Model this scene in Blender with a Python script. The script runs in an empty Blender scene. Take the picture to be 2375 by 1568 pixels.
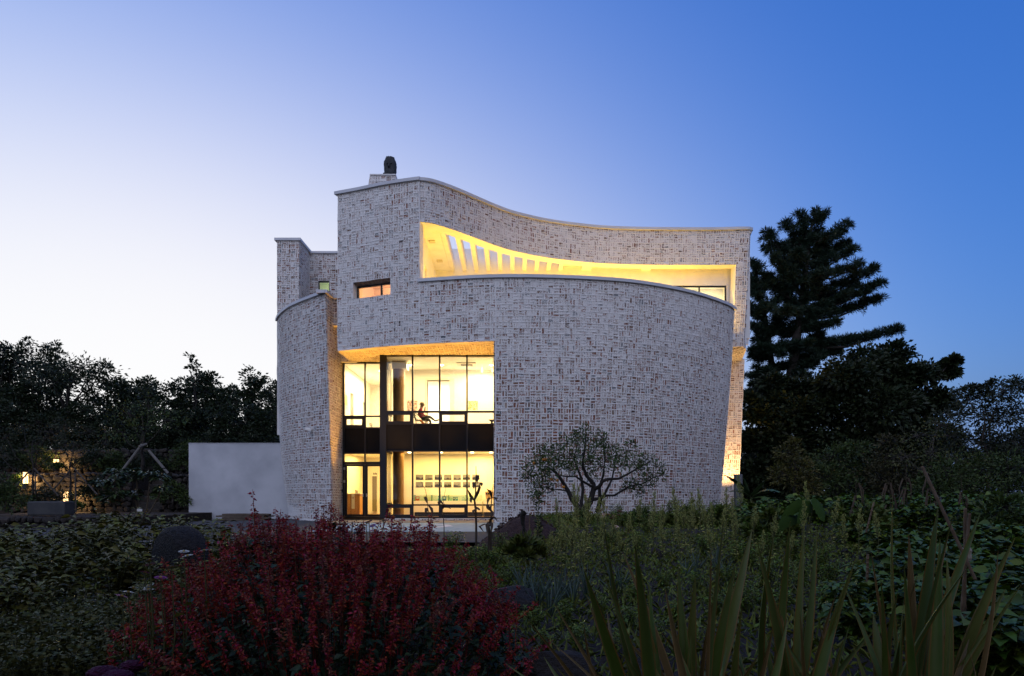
import bpy, bmesh, math, random
import numpy as np
from mathutils import Vector, Matrix, noise as mnoise

SC = bpy.context.scene
COL = SC.collection
# ------------------------------------------------------------------ camera
HC = 1.05          # eye height above the gallery floor
F = 1583.0         # focal length in units of a 2374-wide picture (24 mm on 36 mm)
CX, HZ = 1187.0, 1140.0
cam = bpy.data.cameras.new('camera'); CAM = bpy.data.objects.new('camera', cam)
COL.objects.link(CAM); SC.camera = CAM
CAM.location = (0, 0, HC); CAM.rotation_euler = (math.pi/2, 0, 0)
cam.lens = 24.0; cam.sensor_width = 36.0; cam.shift_y = 0.150; cam.clip_start = .05; cam.clip_end = 3000
# ------------------------------------------------------------------ sky
def build_world():
    w = bpy.data.worlds.new('World'); SC.world = w; w.use_nodes = True
    nt = w.node_tree; N = nt.nodes; L = nt.links; bg = N['Background']
    def nd(t, **k):
        n = N.new(t)
        for a, b in k.items(): setattr(n, a, b)
        return n
    s = nd('ShaderNodeTexSky', sky_type='NISHITA', sun_disc=False)
    s.sun_elevation = math.radians(-2); s.sun_rotation = math.radians(-45)
    s.dust_density = 1; s.ozone_density = 3; s.air_density = 1
    tc = nd('ShaderNodeTexCoord'); sep = nd('ShaderNodeSeparateXYZ'); L.new(tc.outputs['Generated'], sep.inputs[0])
    mx = nd('ShaderNodeMath', operation='MAXIMUM'); L.new(sep.outputs[2], mx.inputs[0]); mx.inputs[1].default_value = .12
    cb = nd('ShaderNodeCombineXYZ'); L.new(sep.outputs[0], cb.inputs[0]); L.new(sep.outputs[1], cb.inputs[1]); L.new(mx.outputs[0], cb.inputs[2])
    nm = nd('ShaderNodeVectorMath', operation='NORMALIZE'); L.new(cb.outputs[0], nm.inputs[0]); L.new(nm.outputs[0], s.inputs[0])
    # afterglow of the sun that has just set, left of the building, and the pale band opposite to it
    def lobe(az, sq, n, col):
        m = nd('ShaderNodeVectorMath', operation='MULTIPLY'); L.new(tc.outputs['Generated'], m.inputs[0]); m.inputs[1].default_value = (1, 1, sq)
        n2 = nd('ShaderNodeVectorMath', operation='NORMALIZE'); L.new(m.outputs[0], n2.inputs[0])
        dt = nd('ShaderNodeVectorMath', operation='DOT_PRODUCT'); L.new(n2.outputs[0], dt.inputs[0])
        a = math.radians(az); dt.inputs[1].default_value = (math.sin(a), math.cos(a), 0)
        m0 = nd('ShaderNodeMath', operation='MULTIPLY_ADD'); L.new(dt.outputs['Value'], m0.inputs[0]); m0.inputs[1].default_value = .5; m0.inputs[2].default_value = .5
        pw = nd('ShaderNodeMath', operation='POWER'); L.new(m0.outputs[0], pw.inputs[0]); pw.inputs[1].default_value = n
        g = nd('ShaderNodeVectorMath', operation='SCALE'); g.inputs[0].default_value = col; L.new(pw.outputs[0], g.inputs['Scale'])
        return g.outputs[0]
    def add(a, b):
        n = nd('ShaderNodeVectorMath', operation='ADD'); L.new(a, n.inputs[0]); L.new(b, n.inputs[1]); return n.outputs[0]
    tint = nd('ShaderNodeVectorMath', operation='MULTIPLY'); L.new(s.outputs[0], tint.inputs[0])
    tint.inputs[1].default_value = (2.923*.15, 25.76*.15, 49.99*.15)
    # thin haze towards the horizon
    om = nd('ShaderNodeMath', operation='SUBTRACT', use_clamp=True); om.inputs[0].default_value = 1; L.new(sep.outputs[2], om.inputs[1])
    hp = nd('ShaderNodeMath', operation='POWER'); L.new(om.outputs[0], hp.inputs[0]); hp.inputs[1].default_value = 5.08
    hz = nd('ShaderNodeVectorMath', operation='SCALE'); hz.inputs[0].default_value = (.13, .020, 0); L.new(hp.outputs[0], hz.inputs['Scale'])
    tot = add(add(tint.outputs[0], lobe(-29.6, 1.913, 12.83, (5.1, 4.2, 3.1))), hz.outputs[0])
    tot = add(tot, lobe(-33, 5, 18, (1.6, .95, .1)))
    tot = add(tot, lobe(165, .55, 2.2, (.52, .48, .58)))
    neg = nd('ShaderNodeVectorMath', operation='SCALE'); L.new(tot, neg.inputs[0]); neg.inputs['Scale'].default_value = -1
    sp = nd('ShaderNodeSeparateXYZ'); L.new(neg.outputs[0], sp.inputs[0]); cc = nd('ShaderNodeCombineXYZ')
    for i in range(3):
        e = nd('ShaderNodeMath', operation='EXPONENT'); L.new(sp.outputs[i], e.inputs[0])
        q = nd('ShaderNodeMath', operation='SUBTRACT'); q.inputs[0].default_value = 1; L.new(e.outputs[0], q.inputs[1])
        d = nd('ShaderNodeMath', operation='DIVIDE'); L.new(q.outputs[0], d.inputs[0]); d.inputs[1].default_value = .15
        L.new(d.outputs[0], cc.inputs[i])
    L.new(cc.outputs[0], bg.inputs[0]); bg.inputs[1].default_value = .15
build_world()
# the last soft light of dusk: one very wide, weak sun
sl = bpy.data.lights.new('sun', 'SUN'); SUN = bpy.data.objects.new('sun', sl); COL.objects.link(SUN)
sl.energy = 1.08; sl.angle = math.radians(80); sl.color = (.86, .89, 1)
SUN.rotation_euler = (math.radians(48), 0, math.radians(-14))
SC.view_settings.view_transform = 'Standard'; SC.view_settings.look = 'None'
SC.view_settings.exposure = 0; SC.view_settings.gamma = 1; SC.view_settings.use_curve_mapping = False
SC.render.engine = 'CYCLES'
SC.cycles.use_denoising = True; SC.cycles.max_bounces = 8; SC.cycles.transparent_max_bounces = 12
SC.cycles.caustics_reflective = False; SC.cycles.caustics_refractive = False
SC.cycles.sample_clamp_indirect = 6

# ------------------------------------------------------------------ small helpers
def D(xd, yd, Y):                    # a sight line of the survey at depth Y -> world point
    return Vector(((xd-CX)/F*Y, Y, HC+(HZ-yd)/F*Y))
def lerp(a, b, t): return a+(b-a)*t
def sstep(a, b, x):
    t = min(1, max(0, (x-a)/(b-a))); return t*t*(3-2*t)

MATS = {}
def mat(name, col, rough=.7, col2=None, scale=6., bump=0., bscale=40., metal=0., spec=.3, island=0., emit=None, estr=0., detail=4., coords='Object'):
    if name in MATS: return MATS[name]
    m = bpy.data.materials.new(name); m.use_nodes = True; MATS[name] = m
    nt = m.node_tree; N = nt.nodes; L = nt.links; b = N['Principled BSDF']
    b.inputs['Base Color'].default_value = (*col, 1); b.inputs['Roughness'].default_value = rough
    b.inputs['Metallic'].default_value = metal; b.inputs['Specular IOR Level'].default_value = spec
    out = None
    tc = N.new('ShaderNodeTexCoord')
    if col2 is not None:
        n = N.new('ShaderNodeTexNoise'); n.inputs['Scale'].default_value = scale; n.inputs['Detail'].default_value = detail
        L.new(tc.outputs[coords], n.inputs['Vector'])
        r = N.new('ShaderNodeValToRGB'); r.color_ramp.elements[0].position = .35; r.color_ramp.elements[1].position = .65
        r.color_ramp.elements[0].color = (*col, 1); r.color_ramp.elements[1].color = (*col2, 1)
        L.new(n.outputs['Fac'], r.inputs['Fac']); out = r.outputs['Color']
    if island > 0:
        g = N.new('ShaderNodeNewGeometry'); h = N.new('ShaderNodeHueSaturation')
        mr = N.new('ShaderNodeMapRange'); mr.inputs['To Min'].default_value = 1-island; mr.inputs['To Max'].default_value = 1+island
        L.new(g.outputs['Random Per Island'], mr.inputs['Value']); L.new(mr.outputs[0], h.inputs['Value'])
        m2 = N.new('ShaderNodeMapRange'); m2.inputs['To Min'].default_value = .47; m2.inputs['To Max'].default_value = .53
        ml = N.new('ShaderNodeMath'); ml.operation = 'FRACT'; mm = N.new('ShaderNodeMath'); mm.operation = 'MULTIPLY'; mm.inputs[1].default_value = 7.31
        L.new(g.outputs['Random Per Island'], mm.inputs[0]); L.new(mm.outputs[0], ml.inputs[0]); L.new(ml.outputs[0], m2.inputs['Value']); L.new(m2.outputs[0], h.inputs['Hue'])
        if out: L.new(out, h.inputs['Color'])
        else: h.inputs['Color'].default_value = (*col, 1)
        out = h.outputs['Color']
    if out: L.new(out, b.inputs['Base Color'])
    if bump > 0:
        n = N.new('ShaderNodeTexNoise'); n.inputs['Scale'].default_value = bscale; n.inputs['Detail'].default_value = 5
        L.new(tc.outputs[coords], n.inputs['Vector'])
        bp = N.new('ShaderNodeBump'); bp.inputs['Strength'].default_value = 1; bp.inputs['Distance'].default_value = bump
        L.new(n.outputs['Fac'], bp.inputs['Height']); L.new(bp.outputs[0], b.inputs['Normal'])
    if emit:
        b.inputs['Emission Color'].default_value = (*emit, 1); b.inputs['Emission Strength'].default_value = estr
    return m

def thing(name, label, cat, loc=(0, 0, 0), group=None, rotz=0):
    o = bpy.data.objects.new(name, None); COL.objects.link(o)
    o.location = loc; o.rotation_euler = (0, 0, rotz); o.empty_display_size = .2
    return tag(o, label, cat, group)
def tag(o, label, cat, group=None, kind=None):
    o['label'] = label; o['category'] = cat
    if group: o['group'] = group
    if kind: o['kind'] = kind
    return o
def struct(o): o['kind'] = 'structure'; return o

def link(name, me, m, parent=None, world=True, smooth=False):
    if m is not None:
        for x in (m if isinstance(m, (list, tuple)) else [m]): me.materials.append(x)
    if smooth: me.polygons.foreach_set('use_smooth', np.ones(len(me.polygons), dtype=bool))
    o = bpy.data.objects.new(name, me); COL.objects.link(o)
    if parent is not None: setpar(o, parent, world)
    return o
def setpar(o, parent, world=True):
    o.parent = parent
    if world and parent.type == 'EMPTY' and parent.parent is None:
        o.matrix_parent_inverse = (Matrix.Translation(parent.location) @ parent.rotation_euler.to_matrix().to_4x4()).inverted()
def np_mesh(name, V, Fc):
    V = np.asarray(V, dtype=np.float32); me = bpy.data.meshes.new(name)
    Fc = np.asarray(Fc, dtype=np.int32); n, k = Fc.shape
    me.vertices.add(len(V)); me.vertices.foreach_set('co', V.ravel())
    me.loops.add(n*k); me.loops.foreach_set('vertex_index', Fc.ravel())
    me.polygons.add(n); me.polygons.foreach_set('loop_start', np.arange(0, n*k, k, dtype=np.int32))
    me.update(calc_edges=True); return me

class MB:
    def __init__(s): s.v = []; s.f = []; s.mi = []; s.cur = 0
    def add(s, vs, fs):
        o = len(s.v); s.v += [tuple(x) for x in vs]; s.f += [tuple(o+i for i in f) for f in fs]; s.mi += [s.cur]*len(fs); return s
    def box(s, x0, x1, y0, y1, z0, z1):
        return s.add([(x0,y0,z0),(x1,y0,z0),(x1,y1,z0),(x0,y1,z0),(x0,y0,z1),(x1,y0,z1),(x1,y1,z1),(x0,y1,z1)],
                     [(0,3,2,1),(4,5,6,7),(0,1,5,4),(1,2,6,5),(2,3,7,6),(3,0,4,7)])
    def obox(s, c, half, M):
        c = Vector(c); vs = []
        for z in (-1, 1):
            for x, y in ((-1,-1),(1,-1),(1,1),(-1,1)): vs.append(c + M @ Vector((x*half[0], y*half[1], z*half[2])))
        return s.add(vs, [(0,3,2,1),(4,5,6,7),(0,1,5,4),(1,2,6,5),(2,3,7,6),(3,0,4,7)])
    def tube(s, path, rad, n=6, cap=True):
        path = [Vector(p) for p in path]
        if not isinstance(rad, (list, tuple)): rad = [rad]*len(path)
        vs = []; up = Vector((.13, .21, .97))
        for i, p in enumerate(path):
            t = (path[min(i+1, len(path)-1)]-path[max(i-1, 0)])
            if t.length < 1e-9: t = Vector((0, 0, 1))
            t.normalize(); a = t.cross(up)
            if a.length < .05: a = t.cross(Vector((1, 0, 0)))
            a.normalize(); b = t.cross(a)
            for k in range(n):
                q = 2*math.pi*k/n; vs.append(p + (a*math.cos(q)+b*math.sin(q))*rad[i])
        fs = []
        for i in range(len(path)-1):
            for k in range(n): fs.append((i*n+k, i*n+(k+1) % n, (i+1)*n+(k+1) % n, (i+1)*n+k))
        if cap: fs.append(tuple(range(n-1, -1, -1))); fs.append(tuple((len(path)-1)*n+k for k in range(n)))
        return s.add(vs, fs)
    def lathe(s, c, prof, n=16, a0=0, a1=2*math.pi):
        vs = []; c = Vector(c); full = abs(a1-a0-2*math.pi) < 1e-6; nn = n if full else n+1
        for r, z in prof:
            for k in range(nn):
                q = a0+(a1-a0)*k/n; vs.append(c+Vector((r*math.cos(q), r*math.sin(q), z)))
        fs = []
        for i in range(len(prof)-1):
            for k in range(n if full else n):
                fs.append((i*nn+k, i*nn+(k+1) % nn, (i+1)*nn+(k+1) % nn, (i+1)*nn+k))
        fs.append(tuple(range(nn-1, -1, -1))); fs.append(tuple((len(prof)-1)*nn+k for k in range(nn)))
        return s.add(vs, fs)
    def prism(s, poly, z0, z1):
        n = len(poly); vs = [(x, y, z0) for x, y in poly]+[(x, y, z1) for x, y in poly]
        return s.add(vs, [tuple(range(n-1, -1, -1)), tuple(range(n, 2*n))]+[(i, (i+1) % n, n+(i+1) % n, n+i) for i in range(n)])
    def mesh(s, name):
        me = bpy.data.meshes.new(name); me.from_pydata(s.v, [], s.f)
        if any(s.mi): me.polygons.foreach_set('material_index', s.mi)
        me.update(); return me
    def build(s, name, m, parent=None, world=True, smooth=False): return link(name, s.mesh(name), m, parent, world, smooth)

def bevel(o, w=.01, seg=1):
    md = o.modifiers.new('bevel', 'BEVEL'); md.width = w; md.segments = seg; md.limit_method = 'ANGLE'; return o
def copy_tree(o, parent=None):
    c = o.copy(); COL.objects.link(c)
    if parent is not None: c.parent = parent
    for ch in list(o.children): copy_tree(ch, c)
    return c

# leaf clouds: every leaf a folded rhomb of two triangles
def ovate_cloud(P, Dr, L, W, rng, droop=.3):
    # pointed oval leaves with a folded midrib, eight triangles each
    P = np.asarray(P, dtype=np.float64); Dr = np.asarray(Dr, dtype=np.float64); n = len(P)
    Dr = Dr/np.maximum(1e-9, np.linalg.norm(Dr, axis=1))[:, None]; up = np.array([0, 0, 1.])+rng.normal(size=(n, 3))*.35
    S = np.cross(Dr, up); S /= np.maximum(1e-9, np.linalg.norm(S, axis=1))[:, None]; U = np.cross(S, Dr)
    L = (L*(.65+.6*rng.random(n)))[:, None]; W = L*W; z = np.array([0, 0, 1.])
    def pt(f, s, w): return P+Dr*L*f+S*W*s*w+U*L*(.10*abs(s))-z*L*droop*f*f
    V = np.stack([pt(0, 0, 0), pt(.35, 0, 0), pt(.72, 0, 0), pt(1.05, 0, 0), pt(.28, 1, .46), pt(.62, 1, .42), pt(.28, -1, .46), pt(.62, -1, .42)], 1).reshape(-1, 3)
    i = np.arange(n)[:, None]*8; T = [(0, 4, 1), (1, 4, 5), (1, 5, 2), (2, 5, 3), (0, 1, 6), (1, 7, 6), (1, 2, 7), (2, 3, 7)]
    return V, np.concatenate([i+np.array([t]) for t in T], 1).reshape(-1, 3)
def leaf_cloud(P, Dr, L, W, rng, droop=.15):
    P = np.asarray(P, dtype=np.float64); Dr = np.asarray(Dr, dtype=np.float64)
    n = len(P); Dr = Dr/np.maximum(1e-9, np.linalg.norm(Dr, axis=1))[:, None]
    r = rng.normal(size=(n, 3)); S = np.cross(Dr, r); S /= np.maximum(1e-9, np.linalg.norm(S, axis=1))[:, None]
    U = np.cross(S, Dr)
    L = (L*(.7+.6*rng.random(n)))[:, None]; W = L*W
    mid = P+Dr*L*.45
    V = np.stack([P, mid+S*W*.5+U*L*.08, P+Dr*L-np.array([0, 0, 1])*L*droop, mid-S*W*.5+U*L*.08], 1).reshape(-1, 3)
    i = np.arange(n)[:, None]*4
    Fc = np.concatenate([i+np.array([[0, 1, 2]]), i+np.array([[0, 2, 3]])], 1).reshape(-1, 3)
    return V, Fc
def join_np(parts):
    Vs, Fs, o = [], [], 0
    for V, Fc in parts: Vs.append(V); Fs.append(np.asarray(Fc)+o); o += len(V)
    return np.concatenate(Vs), np.concatenate(Fs)
# ------------------------------------------------------------------ the museum
R = random.Random(7)
def noise_mat_bricks():
    m = bpy.data.materials.new('whitewashed_brick'); m.use_nodes = True
    nt = m.node_tree; N = nt.nodes; L = nt.links; b = N['Principled BSDF']
    at = N.new('ShaderNodeAttribute'); at.attribute_name = 'tint'
    tc = N.new('ShaderNodeTexCoord'); n = N.new('ShaderNodeTexNoise'); n.inputs['Scale'].default_value = 24; n.inputs['Detail'].default_value = 4
    n.inputs['Roughness'].default_value = .65; L.new(tc.outputs['Object'], n.inputs['Vector'])
    # alpha of the tint = how much lime wash is left on the brick
    sub = N.new('ShaderNodeMath'); sub.operation = 'SUBTRACT'; L.new(at.outputs['Alpha'], sub.inputs[0]); L.new(n.outputs['Fac'], sub.inputs[1])
    mr = N.new('ShaderNodeMapRange'); mr.inputs['From Min'].default_value = -.07; mr.inputs['From Max'].default_value = .06; L.new(sub.outputs[0], mr.inputs['Value'])
    mx = N.new('ShaderNodeMix'); mx.data_type = 'RGBA'; L.new(mr.outputs[0], mx.inputs['Factor'])
    L.new(at.outputs['Color'], mx.inputs[6]); mx.inputs[7].default_value = (.66, .63, .60, 1); L.new(mx.outputs[2], b.inputs['Base Color'])
    b.inputs['Roughness'].default_value = .9; b.inputs['Specular IOR Level'].default_value = .1
    bp = N.new('ShaderNodeBump'); bp.inputs['Distance'].default_value = .006; L.new(n.outputs['Fac'], bp.inputs['Height']); L.new(bp.outputs[0], b.inputs['Normal'])
    return m
M_BRICK = noise_mat_bricks()
M_MORTAR = mat('lime_mortar', (.64, .61, .58), .9, (.72, .69, .66), 5, bump=.006, bscale=30, spec=.1)
M_PLASTER = mat('white_plaster', (.78, .76, .72), .75, (.84, .82, .79), 2.2, bump=.0015, bscale=60, spec=.2)
M_COPING = mat('coping_metal', (.46, .46, .48), .5, (.52, .52, .54), 1.3, spec=.4)
M_FRAME = mat('anthracite_frame', (.012, .013, .017), .5, spec=.3)
M_PANEL = mat('anthracite_panel', (.007, .0075, .009), .75, (.009, .0095, .011), 1.5, spec=.12)
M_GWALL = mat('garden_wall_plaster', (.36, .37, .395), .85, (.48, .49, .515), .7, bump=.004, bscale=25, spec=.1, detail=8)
def glass_mat(name, tint=(1, 1, 1), refl=1.0):
    m = bpy.data.materials.new(name); m.use_nodes = True; nt = m.node_tree; N = nt.nodes; L = nt.links
    N.remove(N['Principled BSDF']); o = N['Material Output']
    t = N.new('ShaderNodeBsdfTransparent'); t.inputs[0].default_value = (*tint, 1); g = N.new('ShaderNodeBsdfGlossy'); g.inputs['Roughness'].default_value = .02
    fr = N.new('ShaderNodeFresnel'); fr.inputs[0].default_value = 1.5; mm = N.new('ShaderNodeMath'); mm.operation = 'MULTIPLY'; mm.inputs[1].default_value = refl; L.new(fr.outputs[0], mm.inputs[0])
    mx = N.new('ShaderNodeMixShader'); L.new(mm.outputs[0], mx.inputs[0]); L.new(t.outputs[0], mx.inputs[1]); L.new(g.outputs[0], mx.inputs[2]); L.new(mx.outputs[0], o.inputs[0])
    return m
M_GLASS = glass_mat('window_glass', (.96, .97, .96), .9)
M_GLASS_DK = glass_mat('sky_reflect_tint_glass', (.30, .36, .45), 1.6)  # dark blue tint stands in for the reflected sky and the dark outside

BRICKS = [((.19, .075, .045), .40), ((.15, .080, .050), .28), ((.135, .142, .148), .12), ((.27, .20, .155), .16), ((.085, .052, .044), .10)]
def brick_col():
    t = R.random(); s = 0
    for c, w in BRICKS:
        s += w
        if t <= s: break
    k = R.uniform(.75, 1.3); return tuple(min(1, x*k) for x in c)
CELL = .236
def brick_surface(part, S, rects, cover=.55, nsingle=0, seed=1, center=None):
    """basket-weave bricks under a lime wash: S(u,v,d) gives the point d in front of the wall face"""
    mv, mf = [], []; B = []; S0 = S
    def S(u, v, d):                      # hand-laid: the courses wander a little
        q = Vector((u*1.3, v*1.3, seed*1.7)); q2 = Vector((u*4.1, v*4.1, seed*1.7+9))
        return S0(u+.030*mnoise.noise(q)+.010*mnoise.noise(q2), v+.030*mnoise.noise(q+Vector((31, 7, 0)))+.012*mnoise.noise(q2+Vector((3, 17, 0))), d)
    rr = random.Random(seed)
    for (u0, u1, v0, v1) in rects:
        for i in range(math.floor(u0/CELL), math.ceil(u1/CELL)):
            for j in range(math.floor(v0/CELL), math.ceil(v1/CELL)):
                a, b = max(i*CELL, u0), min((i+1)*CELL, u1); p, q = max(j*CELL, v0), min((j+1)*CELL, v1)
                if b-a < .012 or q-p < .012: continue
                rr.seed(hash((i*7919+j*104729+seed*31)) & 0xffffff)
                horiz = ((i+j) % 2 == 0) != (rr.random() < .22)
                cx, cv = (a+b)/2, (p+q)/2
                if horiz: subs = [(a, b, p, cv+rr.uniform(-.008, .008)), None]; subs[1] = (a, b, subs[0][3], q)
                else: subs = [(a, cx+rr.uniform(-.008, .008), p, q), None]; subs[1] = (subs[0][1], b, p, q)
                for (sa, sb, sp, sq) in subs:
                    m = [rr.uniform(.009, .027) for _ in range(4)]
                    ia, ib, ip, iq = sa+m[0], sb-m[1], sp+m[2], sq-m[3]
                    o = len(mv)
                    pr = [rr.uniform(.002, .011) for _ in range(4)]
                    out = [S(sa, sp, pr[0]), S(sb, sp, pr[1]), S(sb, sq, pr[2]), S(sa, sq, pr[3])]
                    if ib-ia < .02 or iq-ip < .02:
                        mv += out; mf.append((o, o+1, o+2, o+3)); continue
                    jt = lambda: rr.uniform(-.008, .008)
                    cs = [(ia+jt(), ip+jt()), (ib+jt(), ip+jt()), (ib+jt(), iq+jt()), (ia+jt(), iq+jt())]
                    inn = [S(x, y, -.003) for x, y in cs]
                    mv += out+inn
                    mf += [(o, o+1, o+5, o+4), (o+1, o+2, o+6, o+5), (o+2, o+3, o+7, o+6), (o+3, o, o+4, o+7)]
                    d = -rr.uniform(.004, .012)
                    fv = [S(x, y, d) for x, y in cs]; bv = [S(x, y, -.045) for x, y in cs]
                    R.seed(rr.randrange(1 << 30))
                    low = mnoise.noise(Vector((cx*.35, cv*.35, seed*3.7)))
                    cvr = (cover(cx, cv) if callable(cover) else cover)+low*.055+R.gauss(0, .05)
                    B.append((fv, bv, (*brick_col(), min(.95, max(.05, cvr)))))
    mo = link('mortar', None_mesh(mv, mf, 'mortar'), M_MORTAR, part)
    single = set()
    if nsingle:
        c0 = Vector((0, 0, HC)) if center is None else Vector(center)
        single = set(sorted(range(len(B)), key=lambda k: (Vector(B[k][0][0])-c0).length)[:nsingle])
    FS = [(0, 1, 2, 3), (1, 0, 4, 5), (2, 1, 5, 6), (3, 2, 6, 7), (0, 3, 7, 4)]
    vs, fs, cols = [], [], []
    for k, (fv, bv, c) in enumerate(B):
        if k in single:
            me = bpy.data.meshes.new('brick'); me.from_pydata(fv+bv, [], FS)
            at = me.color_attributes.new('tint', 'FLOAT_COLOR', 'POINT'); at.data.foreach_set('color', list(c)*8)
            link('brick', me, M_BRICK, part)
        else:
            o = len(vs); vs += fv+bv; fs += [tuple(o+x for x in f) for f in FS]; cols += list(c)*8
    if vs:
        me = None_mesh(vs, fs, 'bricks'); at = me.color_attributes.new('tint', 'FLOAT_COLOR', 'POINT'); at.data.foreach_set('color', cols)
        o = link('brickwork', me, M_BRICK, part); o['kind'] = 'stuff'
def None_mesh(v, f, name):
    me = bpy.data.meshes.new(name); me.from_pydata([tuple(x) for x in v], [], f); me.update(); return me
def sub_rect(rects, h):
    out = []
    for (a, b, p, q) in rects:
        A, B2, P2, Q = max(a, h[0]), min(b, h[1]), max(p, h[2]), min(q, h[3])
        if A >= B2 or P2 >= Q: out.append((a, b, p, q)); continue
        if P2 > p: out.append((a, b, p, P2))
        if Q < q: out.append((a, b, Q, q))
        if A > a: out.append((a, A, P2, Q))
        if B2 < b: out.append((B2, b, P2, Q))
    return out

class Plan:                              # a plan curve by arc length; out = towards the viewer's side
    def __init__(s, pts, sm=12):
        P = [Vector((x, y)) for x, y in pts]; q = []
        for i in range(len(P)-1):
            p0, p1, p2, p3 = P[max(i-1, 0)], P[i], P[i+1], P[min(i+2, len(P)-1)]
            for k in range(sm):
                t = k/sm
                q.append(.5*((2*p1)+(p2-p0)*t+(2*p0-5*p1+4*p2-p3)*t*t+(3*p1-p0-3*p2+p3)*t**3))
        q.append(P[-1]); s.q = q; s.l = [0]
        for i in range(1, len(q)): s.l.append(s.l[-1]+(q[i]-q[i-1]).length)
        s.U = s.l[-1]; s.la = np.array(s.l); s.xa = np.array([v.x for v in q]); s.ya = np.array([v.y for v in q])
    def at(s, u):
        x = float(np.interp(u, s.la, s.xa)); y = float(np.interp(u, s.la, s.ya))
        if u < 0 or u > s.U:
            n = s.tan(u); e = u if u < 0 else u-s.U; x += n[0]*e; y += n[1]*e
        return x, y
    def tan(s, u):
        u = min(max(u, .02), s.U-.02)
        x0, x1 = np.interp([u-.15, u+.15], s.la, s.xa); y0, y1 = np.interp([u-.15, u+.15], s.la, s.ya)
        l = math.hypot(x1-x0, y1-y0); return (x1-x0)/l, (y1-y0)/l
    def pos(s, u, d):
        x, y = s.at(u); t = s.tan(u); return x+t[1]*d, y-t[0]*d
    def u_at_sight(s, xd):               # arc length where the curve crosses a sight line
        k = (xd-CX)/F; r = s.xa-k*s.ya; i = int(np.argmax(r > 0)); a = -r[i-1]/(r[i]-r[i-1]); return s.l[i-1]+a*(s.l[i]-s.l[i-1])
def sight(pts): return [((x-CX)/F*Y, Y) for x, Y in pts]
def from_level(pts, z, dY=0):            # sight points on a level line at height z
    o = []
    for xd, yd in pts:
        Y = (z-HC)*F/(HZ-yd)+dY; o.append(((xd-CX)/F*Y, Y))
    return o
def crop(pts, x0, y0, k): return [((x0+a/k)/1.72536, (y0+b/k)/1.72536) for a, b in pts]

Z_TOP, Z_PAR, Z_FAS, Z_SOF, Z_G = 14.1, 9.83, 12.39, 7.24, -.30
C1 = Plan(sight([(782.4, 30.01), (834, 29.6), (892, 29.1), (961, 28.68), (1030, 28.38), (1100, 28.15), (1165, 28.04), (1240, 28.05), (1333, 28.2), (1428, 28.52),
                 (1485, 28.88), (1542, 29.44), (1590, 30.06), (1637, 30.92), (1683, 32.1), (1703, 33.0)]))
fas = from_level(crop([(97, 127), (200, 138), (340, 180), (520, 250), (760, 355), (900, 415), (1050, 470), (1200, 510), (1350, 545), (1500, 572), (1700, 600)], 1640, 660, 2.613)
                 + crop([(300, 125), (600, 140), (900, 147), (1300, 150), (1700, 150), (2110, 143)], 2300, 860, 3.045), 14.226, .08)
lx, ly = fas[-1]
C2 = Plan(fas+[(lx+.18, ly+.22), (lx+.30, ly+.85)])
C3 = Plan(sight([(642.5, 35.1), (649, 34.05), (669, 32.68), (698, 31.66), (729, 30.82), (755, 30.2)]))

BLD = thing('museum_building', 'whitewashed brick museum with curved walls, roof terrace and tall lit windows', 'building', (0, 31, Z_G))
def wall_shell(name, S, rects, thick, m=M_MORTAR, du=.35, dv=1.2):
    """solid wall behind the brick skin: front sheet 20 mm back, rear sheet, closed at the edges"""
    mb = MB()
    for (u0, u1, v0, v1) in rects:
        nu = max(1, math.ceil((u1-u0)/du)); nv = max(1, math.ceil((v1-v0)/dv))
        idx = {}; vs = []; fs = []
        for s, d in ((0, -.02), (1, -thick)):
            for i in range(nu+1):
                for j in range(nv+1):
                    idx[s, i, j] = len(vs); vs.append(S(lerp(u0, u1, i/nu), lerp(v0, v1, j/nv), d))
        for i in range(nu):
            for j in range(nv):
                fs.append((idx[0,i,j], idx[0,i+1,j], idx[0,i+1,j+1], idx[0,i,j+1])); fs.append((idx[1,i,j+1], idx[1,i+1,j+1], idx[1,i+1,j], idx[1,i,j]))
        for i in range(nu):
            fs.append((idx[1,i,0], idx[1,i+1,0], idx[0,i+1,0], idx[0,i,0])); fs.append((idx[0,i,nv], idx[0,i+1,nv], idx[1,i+1,nv], idx[1,i,nv]))
        for j in range(nv):
            fs.append((idx[0,0,j], idx[0,0,j+1], idx[1,0,j+1], idx[1,0,j])); fs.append((idx[1,nu,j], idx[1,nu,j+1], idx[0,nu,j+1], idx[0,nu,j]))
        mb.add(vs, fs)
    return mb.build(name, m, BLD)
def coping(S, u0, u1, z, w=.52, over=.09, h=.13, n=60, parent=None):
    mb = MB(); vs = []; fs = []
    pr = [(over, 0), (over, h), (over-.03, h+.012), (over-w+.03, h+.012), (over-w, h), (over-w, 0)]
    for i in range(n+1):
        u = lerp(u0, u1, i/n)
        for d, dz in pr: vs.append(S(u, z+dz, d))
    k = len(pr)
    for i in range(n):
        for j in range(k): fs.append((i*k+j, (i+1)*k+j, (i+1)*k+(j+1) % k, i*k+(j+1) % k))
    fs += [tuple(range(k)), tuple(n*k+j for j in range(k-1, -1, -1))]
    mb.add(vs, fs); return mb.build('coping', M_COPING, parent or BLD)

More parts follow.
